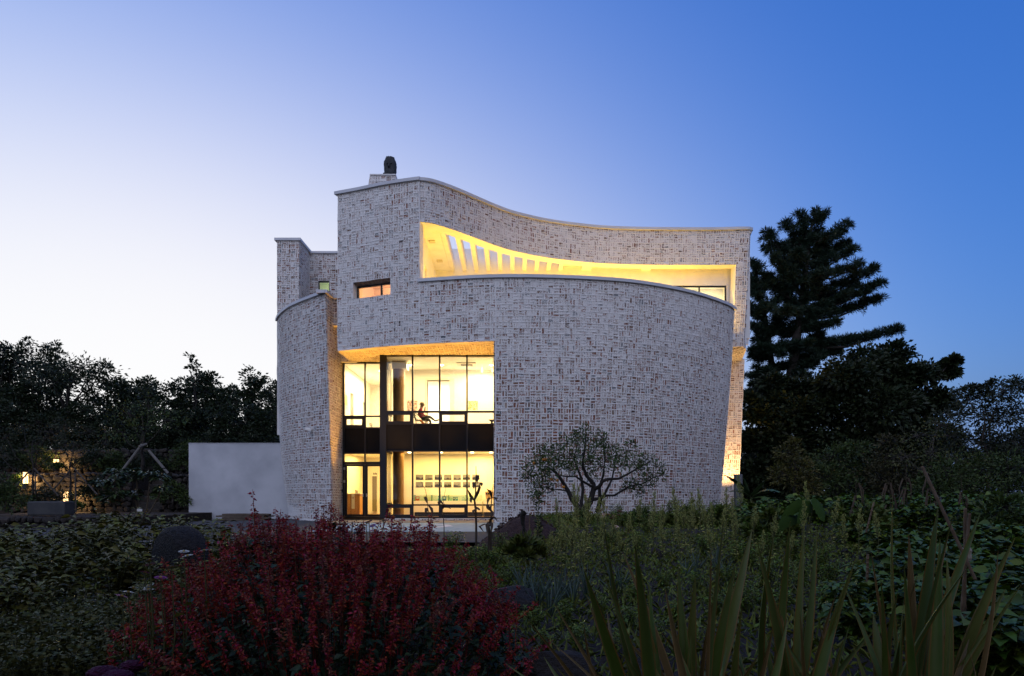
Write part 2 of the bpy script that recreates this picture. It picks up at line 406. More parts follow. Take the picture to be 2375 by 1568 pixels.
# front wall (convex, its free right edge flares outwards with height)
def S1(u, v, d):
    x, y = C1.pos(u, d); k = sstep(.35, 1, u/C1.U)
    return (x-.74*k*max(0, 1-max(v, 0)/9.83)**1.25, y, v)
u972, u1147 = C1.u_at_sight(972.5), C1.u_at_sight(1148)
swL, swR = C1.u_at_sight(818.5), C1.u_at_sight(905)
swZ0, swZ1 = 1.05+(1140-690)/F*29.5, 1.05+(1140-652)/F*29.5
SW = (swL, swR, swZ0, swZ1)
r1 = [(0, u972, Z_SOF, Z_TOP), (u972, u1147, Z_SOF, Z_PAR), (u1147, C1.U, Z_G, Z_PAR)]
r1w = sub_rect(r1, SW)
front_wall = wall_shell('front_wall', S1, r1w, .42)
cov1 = lambda u, v: lerp(.466, .535, sstep(2, 9, v))-.03*math.exp(-((v-4.3)/2.6)**2)
brick_surface(front_wall, S1, r1w, cov1, nsingle=300, seed=1)
coping(S1, -.12, u972+.02, Z_TOP)
coping(S1, u972-.06, C1.U+.1, Z_PAR, n=90)

# recess jamb bricks: brick faces at the two ends of the front wall
def flat(o, ux, uy, nrm):
    o, ux, uy, nrm = map(Vector, (o, ux, uy, nrm))
    return lambda u, v, d: tuple(o+ux*u+uy*v+nrm*d)
# upper fascia (concave) with the right-hand pier
def S2(u, v, d):
    x, y = C2.pos(u, d); k = sstep(.7, 1, u/C2.U)
    return (x-.33*k*max(0, (14.1-v))/5.8, y, v)
PIER = C2.U-1.02-.50
r2 = [(.0, C2.U, Z_FAS, Z_TOP), (PIER, C2.U, 8.28, Z_FAS), (PIER-2.2, PIER, 8.28, 10.0)]
fascia = wall_shell('fascia_wall', S2, r2, .55)
brick_surface(fascia, S2, r2, .535, seed=2)
coping(S2, -.03, C2.U+.05, Z_TOP, n=90, w=.65)
MB().add([S2(PIER-2.2, 10.0, .05), S2(PIER+.02, 10.0, .05), S2(PIER+.02, 10.12, .05), S2(PIER-2.2, 10.12, .05), S2(PIER-2.2, 10.0, -.6), S2(PIER+.02, 10.0, -.6), S2(PIER+.02, 10.12, -.6), S2(PIER-2.2, 10.12, -.6)],
         [(0, 1, 2, 3), (5, 4, 7, 6), (4, 0, 3, 7), (1, 5, 6, 2), (3, 2, 6, 7), (4, 5, 1, 0)]).build('sill', M_PLASTER, BLD)
# underside of the overhanging pier, and the set-back column under it
px0, px1 = 10.6, 11.78
S_us = flat((px0, 34.35, 8.27), (1, 0, 0), (0, 1, 0), (0, 0, -1))
us = MB().prism([(px0, 34.37), (px1-.05, 34.37), (12.0, 35.0), (12.70, 37.7), (px0, 37.7)], 8.30, 8.6).build('pier_soffit', M_MORTAR, BLD)
brick_surface(us, S_us, [(0, lerp(1.16, 2.12, k/14)-(.0), k*CELL, min(3.3, (k+1)*CELL)) for k in range(14)], .47, seed=11)
def S_col(u, v, d):
    x = 10.4+u; return (x-.36*(max(0, 8.3-v)/8.3)*1.0, 37.5-d, v)
col_w = 12.78-10.4
colp = wall_shell('side_column', S_col, [(0, col_w, Z_G, 8.35)], .6)
brick_surface(colp, S_col, [(0, col_w, Z_G, 8.3)], .50, seed=12)

# left sail-shaped wall
def S3(u, v, d):
    t = u/C3.U; k = sstep(.5, 1, t); x, y = C3.pos(u, d if d > 0 else d*(1-k)); y += max(0, -d)*k; x -= max(0, -d)*k*.45; h = max(0, 1-max(v, 0)/9.83)
    return (x+lerp(.58*h**3, .30*h, sstep(0, 1, t)), y, v)
r3 = [(0, C3.U, Z_G, Z_PAR)]
sail = wall_shell('sail_wall', S3, r3, .4)
brick_surface(sail, S3, r3, lambda u, v: .46-.02*sstep(4, 0, v), seed=3)
# its inner flank beside the entrance, lit by the windows and the added ground spots
def S4(u, v, d):
    a = Vector(S3(C3.U, v, 0)); b = Vector((-8.10, 32.66, v)); p = a.lerp(b, u/2.46); return (p.x+d, p.y, p.z)
fl = wall_shell('flank_wall', S4, [(.36, 2.46, Z_G, Z_PAR)], .2)
brick_surface(fl, S4, [(.0, 2.46, Z_G, Z_PAR)], .47, seed=4)
coping(S3, -.1, C3.U+.05, Z_PAR, w=.55)
coping(S4, -.08, .95, Z_PAR, w=.5, n=6)
# bridge piece between sail wall and front wall
br = MB().box(-8.2, -7.3, 31.10, 31.5, 8.62, Z_PAR).build('bridge_wall', M_MORTAR, BLD)
brick_surface(br, flat((-8.2, 31.08, 0), (1, 0, 0), (0, 0, 1), (0, -1, 0)), [(0, .9, 8.62, Z_PAR)], .5, seed=5)
MB().box(-8.2, -7.3, 30.98, 31.55, Z_PAR, Z_PAR+.13).build('coping', M_COPING, BLD)
MB().box(-8.12, -7.4, 32.40, 32.58, 7.2, 9.8).build('lintel_wall', M_MORTAR, BLD)
brick_surface(BLD.children[-1], flat((-8.12, 32.38, 0), (1, 0, 0), (0, 0, 1), (0, -1, 0)), [(0, .72, 7.2, 9.8)], .5, seed=6)
# rear stair tower and the wall between
tw = MB().box(-12.22, -11.08, 35.52, 37.6, 4, Z_TOP).build('stair_tower', M_MORTAR, BLD)
brick_surface(tw, flat((-12.22, 35.5, 0), (1, 0, 0), (0, 0, 1), (0, -1, 0)), [(0, 1.14, 6, Z_TOP)], .48, seed=7)
brick_surface(tw, flat((-11.06, 35.5, 0), (0, 1, 0), (0, 0, 1), (1, 0, 0)), [(0, 1.8, 6, Z_TOP)], .48, seed=8)
MB().box(-12.34, -10.98, 35.42, 37.7, Z_TOP, Z_TOP+.13).build('coping', M_COPING, BLD)
gw = (-11.06+.47, -11.06+1.11, 1.05+(1140-684)/F*37.3, 1.05+(1140-651)/F*37.3)
rr_ = sub_rect([(0, 2.6, 8, Z_TOP-.05)], (.47, 1.11, gw[2], gw[3]))
wl = MB()
for a, b, p, q in rr_: wl.box(-11.06+a, -11.06+b, 37.32, 37.7, p, q)
wl = wl.build('rear_wall', M_MORTAR, BLD)
brick_surface(wl, flat((-11.06, 37.3, 0), (1, 0, 0), (0, 0, 1), (0, -1, 0)), rr_, .47, seed=9)
MB().box(-11.0, -7.9, 37.2, 37.8, Z_TOP-.05, Z_TOP+.06).build('coping', M_COPING, BLD)
def framed_window(x0, x1, z0, z1, Y, bars, pane_m, depth=.1, fw=.05):
    mb = MB(); y0, y1 = Y, Y+depth
    mb.box(x0, x1, y0, y1, z0, z0+fw); mb.box(x0, x1, y0, y1, z1-fw, z1); mb.box(x0, x0+fw, y0, y1, z0+fw, z1-fw); mb.box(x1-fw, x1, y0, y1, z0+fw, z1-fw)
    xs = [x0+fw]
    for b in bars: mb.box(b-fw/2, b+fw/2, y0+.004, y1, z0+fw, z1-fw); xs += [b-fw/2, b+fw/2]
    xs.append(x1-fw); w = mb.build('window', M_FRAME, BLD)
    for k in range(0, len(xs), 2):
        MB().box(xs[k], xs[k+1], Y+.045, Y+.055, z0+fw, z1-fw).build('pane', pane_m, w)
    return w
def room_box(x0, x1, y0, y1, z0, z1, m, open_front=True):     # a small lit room behind a window
    mb = MB(); t = .05
    mb.box(x0-t, x1+t, y1, y1+t, z0-t, z1+t); mb.box(x0-t, x0, y0, y1, z0, z1); mb.box(x1, x1+t, y0, y1, z0, z1); mb.box(x0-t, x1+t, y0, y1, z1, z1+t); mb.box(x0-t, x1+t, y0, y1, z0-t, z0)
    return mb.build('interior_wall', m, BLD)
def lamp_area(loc, sx, sy, power, col, rot=(0, 0, 0)):
    l = bpy.data.lights.new('lamp_light', 'AREA'); l.shape = 'RECTANGLE'; l.size = sx; l.size_y = sy; l.energy = power; l.color = col
    o = bpy.data.objects.new('lamp_light', l); COL.objects.link(o); o.location = loc; o.rotation_euler = rot; setpar(o, BLD); return o
def lamp_point(loc, power, col, r=.05, parent=None):
    l = bpy.data.lights.new('lamp_light', 'POINT'); l.energy = power; l.color = col; l.shadow_soft_size = r
    o = bpy.data.objects.new('lamp_light', l); COL.objects.link(o); o.location = loc
    if parent: setpar(o, parent)
    return o
WARM = (1, .72, .36); WARM2 = (1, .60, .22)
M_IN = mat('gallery_wall_paint', (.82, .80, .74), .7, (.84, .82, .76), 1.)
framed_window(gw[0], gw[1], gw[2], gw[3], 37.34, [], M_GLASS, fw=.06)
room_box(gw[0]-.3, gw[1]+.3, 37.7, 39.0, gw[2]-.4, gw[3]+.3, mat('pale_green_paint', (.62, .72, .50), .7))
lamp_point(((gw[0]+gw[1])/2-.1, 38.3, gw[3]+.1), 6, (1, .95, .6), .1)
# small horizontal window in the front wall: deep sloping reveal, frame turned a little
a0 = Vector(S1(swL, 0, -.30)); a1 = Vector(S1(swR, 0, -.30)); ang = math.atan2(a1.y-a0.y, a1.x-a0.x)
w = framed_window(0, (a1-a0).length, 0, swZ1-swZ0-.10, 0, [(a1-a0).length*.66], M_GLASS, fw=.06)
w.matrix_parent_inverse = Matrix.Identity(4); w.location = Vector((a0.x, a0.y, swZ0)) - Vector(BLD.location); w.rotation_euler = (0, 0, ang)
rv = MB()
for (A, B) in (((swL, swZ1, 0), (swR, swZ1, 0)),):
    rv.add([S1(swL, swZ1, 0), S1(swR, swZ1, 0), S1(swR, swZ1-.10, -.40), S1(swL, swZ1-.10, -.40), S1(swL, swZ1+.03, -.40), S1(swR, swZ1+.03, -.40)], [(0, 3, 2, 1), (3, 4, 5, 2), (0, 1, 5, 4)])
rv.build('reveal', mat('old_brick_reveal', (.20, .12, .085), .9, (.36, .30, .26), 9, bump=.01), BLD)
um = (swL+swR)/2
rm = MB(); q = [S1(swL-.3, 0, -.43), S1(swR+.3, 0, -.43), S1(swR+.3, 0, -2.2), S1(swL-.3, 0, -2.2)]
z0, z1 = swZ0-.5, swZ1+.35
rm.add([(x, y, z) for z in (z0, z1) for x, y, _ in q], [(0, 1, 2, 3), (7, 6, 5, 4), (2, 6, 7, 3), (1, 5, 6, 2), (3, 7, 4, 0)])
rm.build('interior_wall', mat('warm_room_paint', (.80, .62, .46), .7), BLD)
pc = S1(um+.2, swZ1+.15, -1.2); lamp_point(pc, 62, (1, .70, .42), .12)

# ---------------------------------------------------------------- terrace
TY, TX = 35.0, -3.90
trr = MB()
trr.box(TX, 12.2, TY, TY+.3, 8.9, 13.50)
rest = sub_rect([(TX, 12.2, 8.9, 13.5)], (8.15, 11.0, 9.1, 11.62))
trr = MB()
for a, b, p, q in rest: trr.box(a, b, TY, TY+.3, p, q)
trr.build('terrace_wall', M_PLASTER, BLD)
framed_window(8.15, 11.0, 9.1, 11.62, TY+.05, [9.62], M_GLASS, fw=.07)
room_box(7.6, 11.6, TY+.32, TY+2.6, 8.9, 12.2, M_IN)
lamp_area((9.6, TY+1.5, 12.1), 2, 1, 170, (1, .80, .45))
# left wall with its doorway
s0 = sub_rect([(28.9, TY+.3, 8.9, 12.40)], (30.45, 31.35, 8.9, 11.25))
lw = MB()
for a, b, p, q in s0: lw.box(TX-.25, TX, a, b, p, q)
lw.box(TX-.6, TX-.55, 30.2, 31.6, 8.9, 11.4); lw.build('terrace_wall', M_PLASTER, BLD)
fl_ = [C1.pos(u972+.1+(C1.U-u972-.1)*i/24, -.43) for i in range(25)]
MB().prism(fl_+[(12.2, 35.2), (TX-.25, 35.2)], 8.6, 8.9).build('terrace_floor', M_PLASTER, BLD)
# inner plaster face of the parapet and of the fascia, fascia underside ring
def sheet(fn, us, vs_, flip=False):
    mb = MB(); V = [fn(u, v) for u in us for v in vs_]; n = len(vs_); Fs = []
    for i in range(len(us)-1):
        for j in range(n-1):
            f = (i*n+j, (i+1)*n+j, (i+1)*n+j+1, i*n+j+1); Fs.append(f[::-1] if flip else f)
    return mb.add(V, Fs)
us_ = [lerp(u972, C1.U, i/50) for i in range(51)]
sheet(lambda u, v: S1(u, v, -.425), us_, [8.9, Z_PAR], True).build('parapet_lining', M_PLASTER, BLD)
uf = [lerp(0.0, PIER+.05, i/70) for i in range(71)]
rb = MB(); V = []; Fs = []
for u in uf:
    V += [S2(u, Z_FAS-.012, -.006), S2(u, Z_FAS-.012, -.62), S2(u, 13.6, -.62), S2(u, 13.6, -.553)]
for i in range(len(uf)-1):
    for j in range(3): Fs.append((i*4+j, i*4+j+1, (i+1)*4+j+1, (i+1)*4+j))
rb.add(V, Fs); rb.build('fascia_lining', M_PLASTER, BLD)
# pier's inner side
def Spi(t, z): 
    a = S2(PIER, z, 0); return (a[0]-.004, a[1]+t, z)
sheet(Spi, [0, .4, .8], [8.9, 10.1, 11.2, Z_FAS], False).build('pier_lining', M_PLASTER, BLD)
# solid ceiling at the left end, pergola beams, ceiling at the right
def fas_y(x):                            # depth of the fascia's inner face above a given x
    u = float(np.interp(x, C2.xa, C2.la)); return C2.pos(u, -.60)[1]
ce = MB()
xs_ = [TX-.2+(-3.16-TX+.2)*i/6 for i in range(7)]
ce.prism([(x, fas_y(x)) for x in xs_]+[(-3.16, TY+.05), (TX-.2, TY+.05)], 12.385, 12.75)
ce.build('terrace_ceiling', M_PLASTER, BLD)
for k in range(10):
    x0 = -3.15+.613*k; y0 = fas_y(x0+.1)-.02
    MB().box(x0, x0+.21, y0, TY+.02, 12.392, 12.95).build('pergola_beam', M_PLASTER, BLD)
xs_ = [2.58+(12.1-2.58)*i/14 for i in range(15)]
MB().prism([(x, fas_y(x)) for x in xs_]+[(12.1, TY+.05), (2.58, TY+.05)], 12.62, 12.9).build('terrace_ceiling', M_PLASTER, BLD)
for x0 in (3.55, 6.6): MB().box(x0, x0+.5, fas_y(x0+.2)-.02, TY+.02, 12.39, 12.63).build('pergola_beam', M_PLASTER, BLD)
for (x, y) in ((-3.62, 30.9), (-3.55, 33.5)):
    MB().box(x-.14, x+.14, y-.14, y+.14, 12.34, 12.39).build('ceiling_fitting', mat('cream_fitting', (.6, .55, .42), .6), BLD)
# rear block closes the volume
MB().box(-11.0, 12.0, 39.2, 48, Z_G, 13.3).build('rear_block', M_MORTAR, BLD)
MB().box(-7.6, TX-.26, 31.6, 39.2, 12.9, 13.3).build('roof_slab', M_PLASTER, BLD)
# terrace wall-washers standing behind the parapet
for k in range(9):
    x = lerp(TX+.6, 9.9, k/8); y = min(max(fas_y(x)-.2, 29.6), 33.5)
    MB().box(x-.45, x+.45, y-.05, y+.05, 8.9, 8.97).build('wall_washer', M_FRAME, BLD)
    an = 0
    lamp_area((x, y, 8.99), .8, .1, 72, (1, .55, 0), (math.pi-.28*sstep(0, 6, x), 0, an))

# ---------------------------------------------------------------- roof sculpture on its brick plinth
ped = thing('roof_pedestal', 'small tapering whitewashed brick pedestal rising above the roof coping', 'pedestal', (-5.76, 31.0, 14.0))
def S_pd(u, v, d):
    z = 13.0+v; h = .565+.09*(15.18-z)/.7; return (-5.76-h+u*(2*h/1.13), 30.45-d-.06*(15.18-z), z)
pb = MB(); hh = lambda z: .56+.09*(15.18-z)/.7
pb.add([(-5.76-hh(13.2), 30.26, 13.2), (-5.76+hh(13.2), 30.26, 13.2), (-5.76+hh(13.2), 31.5, 13.2), (-5.76-hh(13.2), 31.5, 13.2),
        (-5.76-hh(15.16), 30.48, 15.16), (-5.76+hh(15.16), 30.48, 15.16), (-5.76+hh(15.16), 31.4, 15.16), (-5.76-hh(15.16), 31.4, 15.16)],
       [(0, 3, 2, 1), (4, 5, 6, 7), (0, 1, 5, 4), (1, 2, 6, 5), (2, 3, 7, 6), (3, 0, 4, 7)])
pbo = pb.build('plinth', M_MORTAR, ped)
brick_surface(pbo, lambda u, v, d: S_pd(u, v, d), [(0, 1.13, .3, 2.2)], .5, seed=21)
MB().box(-5.76-.58, -5.76+.58, 30.4, 31.42, 15.16, 15.20).build('cap', M_MORTAR, ped)
def sculpture():
    me = bpy.data.meshes.new('figure'); bm = bmesh.new(); bmesh.ops.create_icosphere(bm, subdivisions=4, radius=1)
    for v in bm.verts:
        p = v.co.copy(); t = (p.z+1)/2
        w = .295*(1-.18*abs(t-.55)*1.2) if t < .95 else .25
        sq = lambda c: math.copysign(abs(c)**.72, c)
        x, y, z = sq(p.x)*w*.92, sq(p.y)*.25, sq(p.z)*.50
        y *= 1
        n = mnoise.fractal(p*5.5, 1, 2, 3)*.03+abs(mnoise.noise(p*9))*.055
        if p.y < -.2 and -.45 < p.z < .45: n -= .05*math.exp(-((p.x)/.5)**2)*(.5+.5*math.cos(p.z*9))
        if t < .28: x -= .05*(.28-t)/.28
        v.co = Vector((x, y, z))*(1+n/.3)
    for c, r, s in (((-.17, -.14, -.33), .12, (1.2, 1, .7)), ((.05, -.2, -.31), .11, (1.3, .9, .7)), ((-.02, -.26, .02), .06, (.8, 1, 1.4)), ((-.1, -.25, .12), .04, (1.2, .8, .7)), ((.07, -.25, .12), .04, (1.2, .8, .7))):
        bm2 = bmesh.ops.create_icosphere(bm, subdivisions=2, radius=r)
        for v in bm2['verts']: v.co = Vector((v.co.x*s[0], v.co.y*s[1], v.co.z*s[2]))*(1+.12*mnoise.noise(v.co*20))+Vector(c)
    bm.to_mesh(me); bm.free(); return me
sm = link('stone_sculpture', sculpture(), mat('dark_basalt_carving', (.022, .024, .026), .75, (.04, .042, .045), 9, bump=.02, bscale=25), None, smooth=True)
sm.location = (-5.52, 30.95, 15.70); tag(sm, 'dark carved stone bust with curled hair standing on the rooftop pedestal', 'sculpture')
# security camera on the sail wall
sc_ = thing('security_camera', 'small white security camera bracketed to the left sail shaped brick wall', 'camera', D(706, 996, 31.0))
c = Vector(S3(C3.u_at_sight(712), 3.86, 0)); 
b_ = MB().box(c.x-.04, c.x+.04, c.y-.16, c.y+.02, c.z-.02, c.z+.04).build('bracket', M_PLASTER, sc_)
h_ = MB(); h_.obox(c+Vector((-.07, -.2, .02)), (.14, .075, .065), Matrix.Rotation(.25, 3, 'Y') @ Matrix.Rotation(.3, 3, 'Z')); bevel(h_.build('housing', M_PLASTER, sc_), .02, 2)
# ------------------------------------------------------------------ recess soffit
def S_so(u, v, d):
    x, y = C1.at(u); return (x, y+v, Z_SOF-d)
so = MB(); nn = 24; V = []; 
for i in range(nn+1):
    u = lerp(0, u1147, i/nn); x, y = C1.at(u); e = 32.9 if x < -5.7 else 31.0
    V += [(x, y+.02, Z_SOF+.02), (x, e, Z_SOF+.02)]
so.add(V, [(i*2, i*2+1, i*2+3, i*2+2) for i in range(nn)]); so = so.build('soffit', M_MORTAR, BLD)
u6 = float(np.interp(-5.75, C1.xa, C1.la))
sr = []
for i in range(int(u1147/CELL)+1):
    a, b = i*CELL, min((i+1)*CELL, u1147)
    if b-a < .02: continue
    y = C1.at(a)[1]; sr.append((a, b, 0, (32.7 if b < u6 else 30.98)-y))
brick_surface(so, S_so, sr, .52, seed=13)
# wall between the recess and what lies right of it
MB().box(-.72, -.42, 28.5, 34.4, Z_G, 7.2).build('jamb_wall', M_PLASTER, BLD)
brick_surface(BLD.children[-1], flat((-.74, 28.06, 0), (0, 1, 0), (0, 0, 1), (-1, 0, 0)), [(0, 2.85, Z_G, 7.2)], .5, seed=14)
# ------------------------------------------------------------------ glazing
def c4x(c): return (1340+c/2.0103)/1.72536
def zx(c, Y): return (c4x(c)-CX)/F*Y
def zz(c, Y): return HC+(HZ-c4x(c))/F*Y
YR, YL = 30.9, 32.6
class Bay:
    def __init__(s, Y): s.Y = Y; s.mb = MB(); s.panes = []; s.pan = []
    def bar(s, x0, x1, y0, y1, f=0, b=.12): s.mb.box(zx(x0, s.Y), zx(x1, s.Y), s.Y-f, s.Y+b, zz(y1, s.Y), zz(y0, s.Y)); return s
    def pane(s, x0, x1, y0, y1, m=None): s.panes.append((zx(x0, s.Y), zx(x1, s.Y), zz(y1, s.Y), zz(y0, s.Y), m)); return s
    def panel(s, x0, x1, y0, y1): s.pan.append((zx(x0, s.Y), zx(x1, s.Y), zz(y1, s.Y), zz(y0, s.Y))); return s
    def build(s, name):
        w = s.mb.build(name, M_FRAME, BLD)
        for a, b, c, d, m in s.panes: MB().box(a-.01, b+.01, s.Y+.05, s.Y+.058, c-.01, d+.01).build('pane', m or M_GLASS, w)
        for a, b, c, d in s.pan: MB().box(a, b, s.Y+.03, s.Y+.10, c, d).build('spandrel_panel', M_PANEL, w)
        return w
b = Bay(YR)
vert = [(404, 412), (617, 629), (835, 847), (1055, 1067), (1275, 1285)]
for x0, x1 in vert[:]: b.bar(x0, x1, 153, 1476, .02)
for (y0, y1) in ((153, 165), (610, 625), (712, 722), (929, 938), (1362, 1374), (1462, 1477)):
    for k in range(4): b.bar(vert[k][1], vert[k+1][0], y0, y1)
for k in range(4):
    x0, x1 = vert[k][1], vert[k+1][0]
    b.pane(x0, x1, 165, 610); b.pane(x0, x1, 938, 1362); b.panel(x0+1, x1-1, 722, 929)
    for (y0, y1) in ((625, 712), (1374, 1462)):
        if k in (0, 2):
            i = 15; j = 17
            b.bar(x0, x0+i, y0, y1, .03); b.bar(x1-i, x1, y0, y1, .03); b.bar(x0+i, x1-i, y0, y0+j, .03); b.bar(x0+i, x1-i, y1-j, y1, .03); b.pane(x0+i, x1-i, y0+j, y1-j)
        else: b.pane(x0, x1, y0, y1)
BAYR = b.build('gallery_window')
# corner post and the glazed return of the bay
MB().box(zx(360, YR), zx(404, YR), YR-.02, YR+.25, zz(1476, YR), zz(153, YR)).build('corner_post', M_FRAME, BLD)
xr = zx(412, YR)-.05
rt = MB()
for z in (zz(1476, YR), zz(1362, YR), zz(938, YR), zz(712, YR), zz(620, YR), zz(160, YR)): rt.box(xr-.05, xr+.03, YR+.12, YL, z-.03, z+.05)
rt = rt.build('return_window', M_FRAME, BLD)
MB().box(xr-.012, xr-.004, YR+.13, YL, zz(929, YR), zz(722, YR)).build('spandrel_panel', M_PANEL, rt)
for z0, z1 in ((1462, 938), (712, 165)): MB().box(xr-.012, xr-.004, YR+.13, YL, zz(z0, YR), zz(z1, YR)).build('pane', M_GLASS_DK, rt)
# left bay with the entrance doors
b = Bay(YL); xe = 420
for x0, x1 in ((58, 75), (235, 247), (xe, xe+12)): b.bar(x0, x1, 213, 1040, .02)
for y0, y1 in ((213, 225), (648, 660), (742, 752), (946, 957), (1020, 1040)):
    b.bar(75, 235, y0, y1); b.bar(247, xe, y0, y1)
b.pane(75, 235, 225, 648).pane(247, xe, 225, 648).pane(247, xe, 660, 742).pane(75, 235, 957, 1020).pane(247, xe, 957, 1020)
b.bar(75, 91, 660, 742, .03).bar(218, 235, 660, 742, .03).bar(91, 218, 660, 677, .03).bar(91, 218, 724, 742, .03).pane(91, 218, 677, 724)
b.panel(76, 234, 752, 946).panel(248, xe-1, 752, 946)
b.bar(58, 75, 1040, 1466, .02).bar(xe, xe+12, 1040, 1466, .02).bar(75, xe, 1462, 1468)
b.build('entrance_window')
M_STEEL = mat('brushed_steel', (.45, .46, .48), .35, metal=.8)
for (x0, x1, hx, hs) in ((77, 240, 226, -1), (242, xe, 254, 1)):
    dm = MB(); Y = YL
    for a, c_, e, g in ((x0, x0+20, 1041, 1461), (x1-18, x1, 1041, 1461), (x0+20, x1-18, 1041, 1057), (x0+20, x1-18, 1443, 1461)):
        dm.box(zx(a, Y), zx(c_, Y), Y-.01, Y+.06, zz(g, Y), zz(e, Y))
    dr = dm.build('entrance_door', M_FRAME, BLD)
    MB().box(zx(x0+19, Y), zx(x1-17, Y), Y+.02, Y+.028, zz(1444, Y), zz(1056, Y)).build('pane', M_GLASS, dr)
    X, Z = zx(hx, Y), zz(1291, Y)
    h = MB(); h.box(X-.025, X+.025, Y-.03, Y-.01, Z-.07, Z+.09); h.tube([(X, Y-.03, Z), (X, Y-.08, Z), (X+hs*.15, Y-.085, Z)], .012, 6); h.build('door_handle', M_STEEL, dr)
    if hs < 0:
        for zc in (1075, 1178): MB().box(zx(74, Y)-.03, zx(74, Y)+.05, Y-.04, Y-.012, zz(zc, Y)-.06, zz(zc, Y)+.06).build('hinge', M_STEEL, dr)
MB().box(zx(50, YL)-.02, zx(50, YL)+.10, YL-.2, YL-.16, zz(1268, YL), zz(1240, YL)).build('intercom', M_FRAME, BLD)
X = zx(60, YL)-.05; MB().box(X-.012, X+.012, YL-.213, YL-.202, zz(1257, YL), zz(1253, YL)).build('indicator', mat('green_led', (.5, .7, .1), .5, emit=(.6, .9, .1), estr=2), BLD)
# brick kerb below the gallery window
kb = MB(); kx0, kx1 = zx(404, YR), zx(1290, YR)
kb.box(kx0, kx1, YR-.16, YR+.25, -.28, -.155).build('window_kerb', M_MORTAR, BLD)
brick_surface(BLD.children[-1], lambda u, v, d: (kx0+u, YR-.18-d, -.28+v), [(0, kx1-kx0, 0, .125)], .42, seed=15)
# ------------------------------------------------------------------ rooms
FLW = mat('oak_floor', (.30, .17, .08), .35, (.24, .13, .06), 3)
def slab(name, x0, x1, y0, y1, z0, z1, m): return MB().box(x0, x1, y0, y1, z0, z1).build(name, m, BLD)
slab('interior_floor', -8.1, -5.82, YL+.13, 40, -.35, -.16, FLW); slab('interior_floor', -5.82, -.45, YR+.13, 40, -.35, -.16, FLW)
M_GF = mat('grey_floor', (.55, .52, .47), .4); slab('interior_floor', -8.1, -5.82, YL+.13, 40, 3.2, 3.95, M_GF); slab('interior_floor', -5.82, -.45, YR+.13, 40, 3.2, 3.95, M_GF)
slab('interior_ceiling', -8.1, -5.82, YL+.13, 40, 2.93, 3.19, M_IN); slab('interior_ceiling', -5.82, -.45, YR+.13, 40, 2.93, 3.19, M_IN)
slab('interior_ceiling', -8.1, -5.82, YL+.13, 40, 7.17, 7.23, M_IN); slab('interior_ceiling', -5.82, -.45, YR+.13, 40, 7.17, 7.23, M_IN)
BX = -5.30
dw = (-4.0+.07, -2.72, 3.95, 6.28)                      # doorway of the upper gallery
gx = lambda c, Y: ((1360+c/3.564)/1.72536-CX)/F*Y
gz = lambda c, Y: HC+(HZ-(1380+c/3.564)/1.72536)/F*Y
YB = 34.3
dw = (gx(1243, YB), gx(1560, YB), 3.95, gz(505, YB))
wb = MB()
for a, b_, p, q in sub_rect([(BX, -.45, 3.95, 7.17)], dw): wb.box(a, b_, YB, YB+.3, p, q)
wb.build('interior_wall', M_IN, BLD)
ar = MB(); t = .09; ar.box(dw[0]-t, dw[0], YB-.03, YB+.32, dw[2], dw[3]+t); ar.box(dw[1], dw[1]+.25, YB-.02, YB+.32, dw[2], dw[3]+t); ar.box(dw[0], dw[1], YB-.03, YB+.32, dw[3], dw[3]+t)
ar.build('door_casing', mat('cream_casing', (.74, .69, .58), .6), BLD)
slab('interior_wall', -5.3, -.45, 37.5, 37.7, 3.95, 7.17, M_IN)
slab('interior_wall', BX, -.45, 33.95, 34.2, -.16, 2.93, M_IN)
# lobby / corridor on the left, both floors
for z0, z1, yy in ((3.95, 7.17, 40.), (-.16, 2.93, 37.6)):
    op = [(34.3, 35.0, z0, z0+2.1), (37.2, 37.9, z0, z0+2.0)] if z0 > 1 else []
    rs = [(YL+.12, yy, z0, z1)]
    for o_ in op: rs = sub_rect(rs, o_)
    mb = MB()
    for a, b_, p, q in rs: mb.box(-8.3, -8.12, a, b_, p, q)
    mb.build('interior_wall', M_IN, BLD)
    slab('interior_wall', -9.0, BX, yy, yy+.2, z0, z1, M_IN)
    slab('interior_wall', -9.3, -9.1, 33.5, yy, z0, z1, M_IN)
    slab('interior_wall', BX-.12, BX, 34.2 if z0 < 1 else YB+.3, yy, z0, z1, M_IN)
# rope-bound columns
M_ROPE = mat('sisal_rope', (.30, .18, .085), .9, (.22, .13, .06), 30, bump=.01, bscale=90)
cxr = (gx(835, 32.2)); 
for z0, z1 in ((-.16, 2.93), (3.95, 6.80)):
    mb = MB(); pr = []; nT = int((z1-z0)/.045)
    for i in range(nT*4+1):
        z = z0+(z1-z0)*i/(nT*4); pr.append((.243+.014*abs(math.sin(math.pi*i/4)), z))
    mb.lathe((cxr, 32.15, 0), pr, 28); mb.build('rope_column', M_ROPE, BLD, smooth=False)
slab('column_head', cxr-.26, cxr+.42, 31.9, 32.6, 6.80, 7.17, M_IN)
